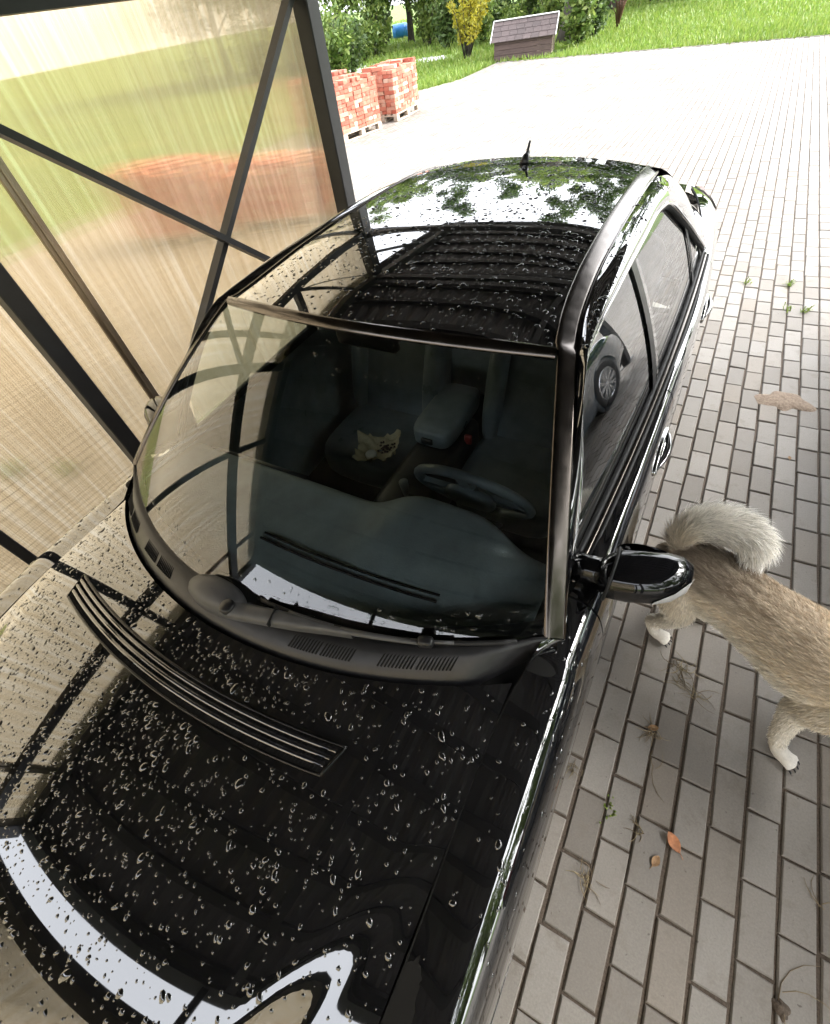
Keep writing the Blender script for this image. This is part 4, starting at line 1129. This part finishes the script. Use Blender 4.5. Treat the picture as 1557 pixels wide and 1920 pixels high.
# yellow shrub
x, y = gnd(876, 110); t = empty('yellow_shrub', (x, y, 0)); tag(t, 'bright yellow upright shrub standing on the grass left of the kennel', 'shrub')
rnd = random.Random(5); mb = MB(); cl = []
for j in range(30):
    a = rnd.uniform(0, 6.28); h_ = rnd.uniform(1.1, 2.5); r_ = rnd.uniform(.15, 1.05) * (1.15 - .2 * h_ / 2.5); mb.tube([(math.cos(a) * .08, math.sin(a) * .08, -.05), (math.cos(a) * r_ * .45, math.sin(a) * r_ * .45, h_ * .5), (math.cos(a) * r_, math.sin(a) * r_, h_)], [.022, .014, .004], 5)
    cl += [(math.cos(a) * r_ * q, math.sin(a) * r_ * q, h_ * q, .20) for q in (.45, .65, .85, 1.0)]
mb.build('stems', M['bark'], t, True); V, F = leaves(cl, 34, .11, 6); mesh_obj('foliage', V, F, M['leaf_y'], t)
# red-brown twiggy bush
x, y = gnd(1158, 52); t = empty('twiggy_bush', (x, y, 0)); tag(t, 'bare red-brown twiggy bush on the grass to the right of the kennel', 'bush')
mb = MB()
for j in range(46):
    a = rnd.uniform(0, 6.28); h_ = rnd.uniform(.8, 1.7); r_ = rnd.uniform(.1, .75); mb.tube([(0, 0, -.05), (math.cos(a) * r_ * .35, math.sin(a) * r_ * .35, h_ * .5), (math.cos(a) * r_, math.sin(a) * r_, h_)], [.028, .018, .006], 5)
mb.build('twigs', M['leaf_r'], t, True)
# blue barrel
x, y = gnd(752, 72); t = empty('blue_barrel', (x, y, .0)); t.rotation_euler = (0, 0, R(28)); tag(t, 'blue plastic barrel lying on its side under the trees', 'barrel')
bb = MB().lathe([(.01, -.5), (.27, -.5), (.31, -.46), (.33, -.3), (.345, -.28), (.33, -.26), (.33, .26), (.345, .28), (.33, .3), (.31, .46), (.27, .5), (.01, .5)], 28); bb.v = [(p[0], p[1], p[2] + .36) for p in bb.v]; bb.build('shell', M['bluep'], t, True)
MB().lathe([(.02, -.515), (.045, -.515), (.045, -.49)], 12, (0, .12, .5)).build('bung', M['trim'], t)
# gravel path and dirt by the kennel
q = [gnd(600, 150), gnd(690, 131), gnd(765, 120), gnd(840, 108), gnd(835, 101), gnd(760, 109), gnd(690, 119), gnd(600, 137)]
o = mesh_obj('gravel_path', [(a, c, -.025) for a, c in q], [(0, 1, 6, 7), (1, 2, 5, 6), (2, 3, 4, 5)], M['gravel']); tag(o, kind='structure')
# kennel
kx, ky = -9.38, 18.72; kr = math.atan2(.42, 1.9)
kn = empty('kennel', (kx, ky, 0), kr); tag(kn, 'low brown wooden kennel with shingled gable roof at the paving edge', 'kennel')
L_, D_, H_, RH = 1.95, 1.15, .52, .40
for k in range(4):
    MB().cbox((L_ / 2, 0, .065 + k * .13), (L_, .022, .124), .004).build('board', M['wood_brown'], kn)
    MB().cbox((L_ / 2, D_, .065 + k * .13), (L_, .022, .124), .004).build('board', M['wood_brown'], kn)
    MB().cbox((0.011, D_ / 2, .065 + k * .13), (.022, D_ - .03, .124), .004).build('board', M['wood_brown'], kn)
for (x_, y_) in ((L_ - .02, .03), (L_ - .02, D_ - .03), (L_ - .02, D_ * .45)): MB().cbox((x_, y_, .27), (.035, .035, .54), .004).build('corner_post', M['wood_pale'], kn)
MB().cbox((L_ / 2, D_ / 2, .02), (L_ - .06, D_ - .06, .03), .004).build('floor_board', M['wood_pale'], kn)
for k in range(3): MB().cbox((L_ * .75, D_ / 2, .09 + .13 * k), (.02, D_ - .06, .12), .004).build('inner_board', M['wood_pale'], kn)
for sgn in (-1, 1):
    for k in range(4):
        a = k / 4; c = (k + 1.12) / 4
        def rp(t): return (D_ / 2 + sgn * (D_ / 2 + .12) * (1 - t), lerp(H_ - .06, H_ + RH, t))
        (ya, za), (yb, zb) = rp(a), rp(min(1, c)); lift = .018
        for m_ in range(8):
            xa = -.10 + (L_ + .2) * m_ / 8 + (.06 if k % 2 else 0) * (0 < m_); xb = -.10 + (L_ + .2) * (m_ + 1) / 8 - .008 + (.06 if k % 2 and m_ < 7 else 0)
            v = [(xa, ya, za + lift), (xb, ya, za + lift), (xb, yb, zb + .002), (xa, yb, zb + .002)]; v += [(p[0], p[1], p[2] - .014) for p in v]
            mesh_obj('shingle', v, [(0, 1, 2, 3), (7, 6, 5, 4), (0, 4, 5, 1), (1, 5, 6, 2), (2, 6, 7, 3), (3, 7, 4, 0)], M['shingle'], kn)
    for x_ in (-.112, L_ + .112): MB().bar((x_, rp(0)[0], rp(0)[1] + .005), (x_, rp(1)[0], rp(1)[1] + .005), .022, .05).build('verge_board', M['white'] if sgn < 0 else M['wood_pale'], kn)
MB().cbox((L_ / 2, D_ / 2, H_ + RH + .018), (L_ + .22, .09, .03), .006).build('ridge_cap', M['white'], kn)
mesh_obj('gable', [(.02, .03, H_), (.02, D_ - .03, H_), (.02, D_ / 2, H_ + RH - .03), (.04, .03, H_), (.04, D_ - .03, H_), (.04, D_ / 2, H_ + RH - .03)], [(0, 2, 1), (3, 4, 5), (0, 1, 4, 3), (1, 2, 5, 4), (2, 0, 3, 5)], M['wood_brown'], kn)
# brick stacks on pallets
def pallet(loc, rz, label):
    t = empty('pallet', loc, rz); tag(t, label, 'pallet', 'wooden pallets under the bricks')
    for k in range(5): MB().cbox((-.34 + .17 * k, 0, .131), (.11, 1.25, .022), .003).build('deck_board', M['wood_pale'], t)
    for yy in (-.57, 0, .57):
        MB().cbox((0, yy, .108), (.8, .12, .022), .003).build('cross_board', M['wood_pale'], t)
        for xx in (-.35, 0, .35): MB().cbox((xx, yy, .059), (.1, .13, .075), .003).build('block', M['wood_pale'], t)
    for xx in (-.35, 0, .35): MB().cbox((xx, 0, .011), (.1, 1.25, .020), .003).build('base_board', M['wood_pale'], t)
    return t
BM = []
for k in range(4):
    mb = MB().cbox((0, 0, 0), (.25, .12, .065), .005); rnd = random.Random(k); mb.v = [Vector(p) + Vector((rnd.uniform(-.003, .003), rnd.uniform(-.003, .003), rnd.uniform(-.002, .002))) for p in mb.v]
    me = bpy.data.meshes.new('brick'); me.from_pydata([tuple(p) for p in mb.v], [], mb.f); me.materials.append(M['brick']); BM.append(me)
def brick_stack(loc, rz, layers, label, seed, ragged=.25):
    rnd = random.Random(seed); t = empty('brick_stack', loc, rz); tag(t, label, 'bricks', 'stacks of red bricks')
    z0 = .142
    for l in range(layers):
        lay = []
        if l % 2: lay = [((i - 1) * .262, (j - 4.5) * .126, 0, i in (0, 2) or j in (0, 9)) for i in range(3) for j in range(10)]
        else: lay = [((i - 2.5) * .131, (j - 2) * .252, 1, i in (0, 5) or j in (0, 4)) for i in range(6) for j in range(5)]
        for (x, y, r_, shell) in lay:
            if not shell and l < layers - 2: continue
            if l >= layers - 1 and rnd.random() < ragged + .35 * (noise.noise(Vector((x * 3, y * 3, seed))) > 0): continue
            o = bpy.data.objects.new('brick', rnd.choice(BM)); col.objects.link(o); o.parent = t
            k = .010 if l < layers - 1 else .03
            o.location = (x + rnd.gauss(0, k * .6), y + rnd.gauss(0, k * .5), z0 + .034 + l * .0675)
            tilt = .02 if l < layers - 1 else .12
            o.rotation_euler = (rnd.gauss(0, .01), rnd.gauss(0, .01), r_ * math.pi / 2 + rnd.gauss(0, tilt))
    return t
for i, (x, y, rz, ly, lab, plab) in enumerate((
    (-8.70, 8.62, -.16, 12, 'stack of weathered red bricks next to the carport corner post', 'pale pallet under the brick stack next to the carport post'),
    (-8.60, 10.42, .06, 12, 'stack of red bricks with pale mortar marks at the lawn edge', 'pale pallet under the brick stack at the lawn edge'),
    (-10.1, 9.55, -.1, 12, 'brick stack standing behind the other brick stacks', 'pallet under the rear brick stack'),
    (-7.55, 2.75, -1.1, 11, 'wide brick stack seen blurred through the polycarbonate wall', 'pallet seen blurred through the polycarbonate wall'),
    (-6.35, 3.55, -1.1, 9, 'lower brick stack seen blurred behind the crossed braces', 'pallet seen blurred behind the crossed braces'))):
    pallet((x, y, 0), rz, plab); brick_stack((x, y, 0), rz, ly, lab, 30 + i)
# grass
V = []; F = []; rnd = random.Random(3); n_ = 0
while n_ < 52000:
    px = rnd.uniform(600, 1565); py = rnd.uniform(-5, 178)
    x, y = gnd(px, py)
    if y > 62 or y < 10 or x < -45: continue
    if paved(x, y) and x < 7.5: continue
    if (kx - .1 < x < kx + 2.2 and ky - .1 < y < ky + 1.9): continue
    if 101 - (px - 835) * .165 < py < 112 - (px - 835) * .17 and px < 850 and rnd.random() < .9: continue
    dd = math.hypot(x, y + 2); h_ = rnd.uniform(.06, .20) * (1 + .5 * (noise.noise(Vector((x * .4, y * .4, 0))))); w = .010 + .0009 * dd
    a = rnd.uniform(0, 6.28); lx, ly = math.cos(a) * w, math.sin(a) * w; bx_, by_ = rnd.gauss(0, .4) * h_, rnd.gauss(0, .4) * h_
    b0 = len(V); V += [(x - lx, y - ly, -.036), (x + lx, y + ly, -.036), (x + bx_, y + by_, -.036 + h_)]; F.append((b0, b0 + 1, b0 + 2)); n_ += 1
o = mesh_obj('grass', V, F, M['grass']); tag(o, 'long green lawn grass beyond the paving', 'grass', kind='stuff')

# ================================================================== DOG
BONES = [  # name, points, radii
 ('torso', [(-.665, -.770, .400), (-.600, -.790, .415), (-.500, -.830, .420), (-.400, -.872, .415), (-.290, -.925, .405), (-.180, -.985, .405), (-.070, -1.035, .425), (.020, -1.075, .460)], [.075, .118, .122, .118, .135, .148, .138, .115]),
 ('neck', [(-.02, -1.055, .455), (.07, -1.095, .525), (.15, -1.13, .570)], [.12, .10, .088]),
 ('head', [(.12, -1.12, .575), (.20, -1.15, .592), (.27, -1.175, .575), (.33, -1.20, .550), (.365, -1.213, .540)], [.075, .088, .062, .042, .028]),
 ('tail', [(-.645, -.775, .480), (-.660, -.742, .535), (-.625, -.708, .578), (-.560, -.696, .600), (-.500, -.702, .600), (-.455, -.732, .580), (-.448, -.764, .555)], [.036, .042, .049, .052, .050, .043, .026]),
 ('hind_near', [(-.605, -.865, .385), (-.590, -.888, .310), (-.572, -.895, .245), (-.610, -.885, .150), (-.632, -.868, .105), (-.612, -.868, .040), (-.585, -.872, .022), (-.555, -.880, .020)], [.086, .068, .044, .031, .026, .024, .027, .020]),
 ('hind_far', [(-.520, -.730, .385), (-.480, -.725, .300), (-.445, -.720, .230), (-.495, -.700, .150), (-.515, -.690, .105), (-.480, -.692, .040), (-.452, -.694, .022), (-.424, -.698, .020)], [.088, .078, .055, .032, .026, .024, .027, .020]),
 ('fore_near', [(-.110, -1.105, .400), (-.150, -1.100, .320), (-.175, -1.095, .255), (-.172, -1.118, .160), (-.160, -1.138, .085), (-.140, -1.150, .036), (-.118, -1.163, .022), (-.095, -1.175, .018)], [.085, .070, .048, .034, .029, .027, .028, .020]),
 ('fore_far', [(-.010, -.960, .400), (.010, -.945, .320), (.000, -.945, .255), (.030, -.955, .160), (.045, -.965, .085), (.060, -.972, .036), (.082, -.980, .022), (.105, -.988, .018)], [.085, .070, .048, .034, .029, .027, .028, .020])]
def smooth_chain(pts, rad, k=4):
    out = []; ro = []; n = len(pts); xs = list(range(n))
    for i in range((n - 1) * k + 1):
        t = i / k; out.append(tuple(cr(xs, [p[c] for p in pts], t) for c in range(3))); ro.append(cr(xs, rad, t))
    return out, ro
mb = MB(); SEG = []
for nm, pts, rad in BONES:
    p2, r2 = smooth_chain(pts, rad); mb.tube(p2, r2, 16)
    for i in range(len(p2) - 1): SEG.append((nm, np.array(p2[i]), np.array(p2[i + 1]), r2[i], i / (len(p2) - 1)))
    e = Vector(p2[-1]); d = (e - Vector(p2[-2])).normalized(); mb.tube([e - d * .002, e + d * r2[-1] * .6, e + d * r2[-1] * .95], [r2[-1], r2[-1] * .75, r2[-1] * .2], 16)
    e = Vector(p2[0]); d = (e - Vector(p2[1])).normalized(); mb.tube([e - d * .002, e + d * r2[0] * .6, e + d * r2[0] * .95], [r2[0], r2[0] * .75, r2[0] * .2], 16)
# toes
for nm, pts, rad in BONES:
    if nm[:4] in ('hind', 'fore'):
        a = Vector(pts[-2]); e = Vector(pts[-1]); d = (e - a).normalized(); sd_ = d.cross(Vector((0, 0, 1))).normalized()
        for k in range(4):
            q = (k - 1.5) * .0125; b0_ = a + sd_ * q * .8; mb.tube([b0_ + Vector((0, 0, .002)), b0_ + d * .030 + sd_ * q * .5 + Vector((0, 0, .002)), b0_ + d * (.052 - .006 * abs(k - 1.5)) + sd_ * q * .6 + Vector((0, 0, -.006))], [.011, .0115, .006], 8)
# ears
for s_ in (-1, 1):
    base = Vector((.185, -1.145, .665)); sd_ = Vector((.42, .9, 0)) * s_; mb.tube([base + sd_ * .045 - Vector((0, 0, .02)), base + sd_ * .055 + Vector((-.01, 0, .03)), base + sd_ * .058 + Vector((-.012, 0, .075))], [.030, .022, .004], 8, True, .5)
tmp = mb.build('dog_tmp', M['fur'], None, True)
rm = tmp.modifiers.new('r', 'REMESH'); rm.mode = 'VOXEL'; rm.voxel_size = .0085
sm = tmp.modifiers.new('s', 'SMOOTH'); sm.iterations = 3; sm.factor = .5
dg = bpy.context.evaluated_depsgraph_get(); dm = bpy.data.meshes.new_from_object(tmp.evaluated_get(dg)); dm.name = 'dog'
bpy.data.objects.remove(tmp)
dog = bpy.data.objects.new('dog', dm); col.objects.link(dog)
dm.polygons.foreach_set('use_smooth', [True] * len(dm.polygons))
tag(dog, 'tan and cream furry dog with curled pale tail standing behind the door mirror', 'dog')
if not dm.materials: dm.materials.append(M['fur'])
SA = np.array([s[1] for s in SEG]); SB = np.array([s[2] for s in SEG]); SR = np.array([s[3] for s in SEG]); SD = SB - SA; SL2 = (SD ** 2).sum(1)
def nearest(p):
    t = np.clip(((p - SA) * SD).sum(1) / SL2, 0, 1); q = SA + SD * t[:, None]; d = np.sqrt(((p - q) ** 2).sum(1)) - SR
    i = int(d.argmin()); return SEG[i][0], SEG[i][4], SD[i] / math.sqrt(SL2[i])
CREAM = np.array([.90, .85, .75]); TAN = np.array([.84, .73, .57]); BROWN = np.array([.50, .385, .265]); GREY = np.array([.17, .148, .125]); WHITE = np.array([.93, .90, .83])
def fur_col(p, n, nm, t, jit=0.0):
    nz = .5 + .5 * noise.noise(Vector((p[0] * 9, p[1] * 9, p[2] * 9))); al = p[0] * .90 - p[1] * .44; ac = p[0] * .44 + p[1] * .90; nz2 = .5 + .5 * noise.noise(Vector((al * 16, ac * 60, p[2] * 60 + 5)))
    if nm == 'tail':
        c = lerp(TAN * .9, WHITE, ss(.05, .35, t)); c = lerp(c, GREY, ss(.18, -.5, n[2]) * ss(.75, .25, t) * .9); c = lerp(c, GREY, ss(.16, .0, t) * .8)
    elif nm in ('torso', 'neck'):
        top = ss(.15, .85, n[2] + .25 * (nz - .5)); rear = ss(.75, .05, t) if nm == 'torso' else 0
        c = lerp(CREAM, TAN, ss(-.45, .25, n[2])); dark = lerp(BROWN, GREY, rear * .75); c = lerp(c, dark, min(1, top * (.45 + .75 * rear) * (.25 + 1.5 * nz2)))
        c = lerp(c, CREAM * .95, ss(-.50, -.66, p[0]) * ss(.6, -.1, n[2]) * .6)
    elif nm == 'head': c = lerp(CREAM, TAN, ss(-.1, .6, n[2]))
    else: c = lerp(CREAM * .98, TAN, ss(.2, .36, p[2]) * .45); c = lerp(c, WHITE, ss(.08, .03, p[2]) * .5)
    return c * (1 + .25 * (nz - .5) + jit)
ca = dm.color_attributes.new('col', 'FLOAT_COLOR', 'POINT'); buf = np.ones((len(dm.vertices), 4), np.float32)
for i, v in enumerate(dm.vertices):
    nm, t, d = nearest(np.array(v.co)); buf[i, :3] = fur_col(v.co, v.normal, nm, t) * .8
ca.data.foreach_set('color', buf.ravel())
areas = np.array([p.area for p in dm.polygons]); cum = np.cumsum(areas); cum /= cum[-1]
V = []; F = []; C_ = []; rnd = random.Random(21)
NS = 84000
pick = np.searchsorted(cum, np.sort(np.array([rnd.random() for _ in range(NS)])))
vco = [np.array(v.co) for v in dm.vertices]
for pi in pick:
    pl = dm.polygons[int(pi)]; vi = pl.vertices; w = [rnd.random() for _ in vi]; sw_ = sum(w); p = sum(vco[i] * (a / sw_) for i, a in zip(vi, w)); n = np.array(pl.normal)
    nm, t, d = nearest(p)
    if nm in ('torso', 'neck', 'head'): flow = -d; L = .023 if nm == 'torso' else .03; lift = .38
    elif nm == 'tail': flow = d; L = .052; lift = .75
    else: flow = d * .9 + np.array([0, 0, -.3]); L = .014 if p[2] < .22 else .020; lift = .32
    if nm == 'head': L = .010
    if nm not in ('torso', 'tail', 'neck', 'head') and p[2] < .07: L = .005
    if nm == 'torso' and n[2] < -.1: L *= 1.3
    flow = flow - n * (flow @ n); fl = np.linalg.norm(flow); flow = flow / fl if fl > 1e-6 else flow
    g3 = np.array([rnd.gauss(0, 1), rnd.gauss(0, 1), rnd.gauss(0, 1)]); L *= rnd.uniform(.6, 1.35)
    d1 = n * (lift + .25) + flow * .8 + g3 * .14; d1 /= np.linalg.norm(d1); d2 = n * lift * .5 + flow * 1.0 + g3 * .18 + np.array([0, 0, -.12]); d2 /= np.linalg.norm(d2)
    sdv = np.cross(d1, n); sn = np.linalg.norm(sdv); sdv = sdv / sn if sn > 1e-6 else np.array([1., 0, 0]); sdv = sdv * math.cos(g3[0]) + np.cross(d1, sdv) * math.sin(g3[0])
    wd = .0008 if nm != 'tail' else .0009
    a = p - n * .002; m_ = a + d1 * L * .5; e = m_ + d2 * L * .55; b0 = len(V)
    V += [a - sdv * wd, a + sdv * wd, m_ + sdv * wd * .8, m_ - sdv * wd * .8, e]; F += [(b0, b0 + 1, b0 + 2, b0 + 3), (b0 + 3, b0 + 2, b0 + 4)]
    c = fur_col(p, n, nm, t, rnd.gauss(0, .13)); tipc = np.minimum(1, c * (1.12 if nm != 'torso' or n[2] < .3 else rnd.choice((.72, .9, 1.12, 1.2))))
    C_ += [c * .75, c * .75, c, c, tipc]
fur = mesh_obj('fur', V, F, M['fur'], dog); tag(fur, kind='stuff')
fa = fur.data.color_attributes.new('col', 'FLOAT_COLOR', 'POINT'); buf = np.ones((len(V), 4), np.float32); buf[:, :3] = np.array(C_); fa.data.foreach_set('color', buf.ravel())
blob((.388, -1.222, .545), (.03, .035, .026), 2.4, 14, 10).build('nose', M['rubber'], dog, True)
for s_ in (-1, 1): blob(Vector((.262, -1.172, .625)) + Vector((.42, .9, 0)) * .042 * s_, (.022, .022, .02), 2, 12, 8).build('eye', M['void'], dog, True)
for nm, pts, rad in BONES:
    if nm[:4] in ('hind', 'fore'):
        a = Vector(pts[-2]); e = Vector(pts[-1]); d = (e - a).normalized(); sd_ = d.cross(Vector((0, 0, 1))).normalized()
        for k in range(4):
            q = (k - 1.5) * .0125; b0_ = a + sd_ * q * 1.4 + d * (.052 - .006 * abs(k - 1.5)); MB().tube([b0_ + Vector((0, 0, -.004)), b0_ + d * .007 + Vector((0, 0, -.008)), b0_ + d * .011 + Vector((0, 0, -.0145))], [.0034, .0028, .0010], 6).build('claw', M['trim'], dog, True)

# ================================================================== LITTER ON THE PAVING
def leaf_thing(px, py, size, ang, label, mat, curl=.25):
    x, y = gnd(px, py); Pq = []
    for i in range(9):
        t = i / 8 - .5; w = .5 * (1 - (2 * abs(t)) ** 2.2) * .55 + .02
        Pq.append([(t * size, q * w * size, size * (curl * (t + .5) ** 2 * .6 + .30 * abs(q) ** 1.5 * w + .02 * math.sin(9 * t + 4 * q)) + .003) for q in (-1, -.5, 0, .5, 1)])
    mb = MB().grid(Pq); mb.grid([[(p[0], p[1], p[2] + .0008) for p in r_] for r_ in Pq])
    mb.tube([(-.5 * size, 0, .004), (-.8 * size, .05 * size, .003)], [.0012, .0008], 5)
    o = mb.build('fallen_leaf', mat, None, True, (x, y, .001), (0, 0, ang)); tag(o, label, 'leaf', 'fallen leaves on the paving'); return o
M['leaf_o'] = simple('orange_dry_leaf', (0.42, 0.17, 0.07), 0.6, 0, 0.35, 60, 0.3)
M['leaf_b'] = simple('tan_dry_leaf', (0.33, 0.20, 0.10), 0.7, 0, 0.35, 60, 0.3)
leaf_thing(1262, 1580, .062, R(140), 'curled orange-brown leaf lying on the pavers', M['leaf_o'], .5)
leaf_thing(1229, 1615, .040, R(70), 'small flat tan leaf beside the orange leaf', M['leaf_b'], .1)
leaf_thing(1224, 1366, .038, R(20), 'small tan leaf caught on the dry grass tuft', M['leaf_b'], .4)
leaf_thing(1480, 1420 - 560, .028, R(100), 'tiny pale leaf scrap on the pavers near the dirt patch', M['leaf_b'], .2)
def straws(px, py, n, spread, L, label, mat=None, seed=0):
    rnd = random.Random(seed); x, y = gnd(px, py); mb = MB()
    for k in range(n):
        cx, cy = rnd.gauss(0, spread), rnd.gauss(0, spread); a = rnd.uniform(0, 6.28); l = L * rnd.uniform(.4, 1.2); bnd = rnd.uniform(-.8, .8); pts = []
        for i in range(5):
            t = i / 4; aa = a + bnd * t; pts.append((cx + math.cos(aa) * l * t, cy + math.sin(aa) * l * t, .002 + abs(rnd.gauss(.003, .003))))
        mb.tube(pts, [.0013, .0013, .0012, .001, .0005], 4)
    o = mb.build('dry_grass', mat or M['straw'], None, False, (x, y, 0)); tag(o, label, 'dry grass', 'dry grass wisps on the paving'); return o
straws(1272, 1255, 34, .022, .07, 'tangled wisp of dry grass beside the hind paw', seed=1)
straws(1300, 1300, 12, .015, .10, 'loose dry stems trailing from the tangled wisp', seed=2)
straws(1222, 1372, 16, .010, .06, 'dry grass tuft in the joint holding a tan leaf', seed=3)
straws(1225, 1440, 3, .006, .11, 'long bent straw lying along the paver joint', seed=4)
straws(1098, 1645, 18, .012, .05, 'dry weed wisp beside the car sill', seed=5)
straws(1200, 1555, 12, .010, .04, 'pale dry wisp left of the orange leaf', seed=6)
straws(1072, 1440, 14, .014, .04, 'pale dry wisp at the edge of the sill', seed=7)
straws(1462, 1880, 3, .010, .14, 'long pale straw crossing the dark muddy patch', seed=8)
straws(1545, 1700, 3, .008, .08, 'short pale straw by the rust-stained paver', seed=9)
def patch(px, py, rx, ry, h, ang, name, label, mat, seed):
    rnd = random.Random(seed); x, y = gnd(px, py); Pq = []; ph = [rnd.uniform(0, 6.28) for _ in range(6)]; lob = [1 + sum(.16 / (k + 1) ** .6 * math.sin((k + 2) * 2 * math.pi * i / 48 + ph[k]) for k in range(6)) for i in range(49)]
    for i in range(49):
        a = 2 * math.pi * i / 48; row = []
        for q in (1.0, .95, .85, .7, .5, .25, 0.01):
            xx, yy = rx * q * lob[i] * math.cos(a), ry * q * lob[i] * math.sin(a)
            row.append((xx, yy, -.004 + h * (1 - q ** 3) + (.006 * h / .012) * noise.noise(Vector((xx * 40, yy * 40, seed))) * (1 - q)))
        Pq.append(row)
    o = MB().grid(Pq).build(name, mat, None, True, (x, y, .003), (0, 0, ang)); tag(o, label, 'dirt'); return o
patch(1470, 752, .135, .11, .012, 0.1, 'dirt_patch', 'patch of loose brown dirt spread over the grey pavers', M['dirt'], 3)
patch(1466, 1893, .018, .026, .010, .4, 'mud_patch', 'small dark muddy clod near the pale straw', M['joint'], 4)
def weed(px, py, n, L, label, seed):
    rnd = random.Random(seed); x, y = gnd(px, py); V = []; F = []
    for k in range(n):
        a = rnd.uniform(0, 6.28); l = L * rnd.uniform(.5, 1.2); h_ = l * rnd.uniform(.3, .9); w = .0035; b0 = len(V); ox, oy = rnd.gauss(0, .012), rnd.gauss(0, .02)
        V += [(ox - math.sin(a) * w, oy + math.cos(a) * w, -.004), (ox + math.sin(a) * w, oy - math.cos(a) * w, -.004), (ox + math.cos(a) * l * .6 + math.sin(a) * w, oy + math.sin(a) * l * .6 - math.cos(a) * w, h_), (ox + math.cos(a) * l * .6 - math.sin(a) * w, oy + math.sin(a) * l * .6 + math.cos(a) * w, h_), (ox + math.cos(a) * l, oy + math.sin(a) * l, h_ * .8)]
        F += [(b0, b0 + 1, b0 + 2, b0 + 3), (b0 + 3, b0 + 2, b0 + 4)]
    o = mesh_obj('weed', V, F, M['grass'], None, False, (x, y, 0)); tag(o, label, 'weed', 'weeds in the paver joints')
weed(1481, 534, 26, .04, 'green weed tuft growing from a paver joint beyond the dirt patch', 1)
weed(1400, 530, 16, .05, 'small weed in a paver joint near the rear door handle', 2)
weed(1510, 583, 22, .04, 'low dark weed between two pavers below the green tuft', 3)
weed(1478, 580, 18, .04, 'flat weed at a paver corner left of the low dark weed', 4)
weed(1140, 1517, 14, .016, 'tiny dark green moss weed in the joint beside the fender', 5)
for (px, py, n, lab, sd_) in ((30, 885, 90, 'green weeds seen through the polycarbonate near the corner post', 6), (130, 885, 60, 'weed clump seen through the polycarbonate beside the fender', 7)): weed(px, py, n, .11, lab, sd_)
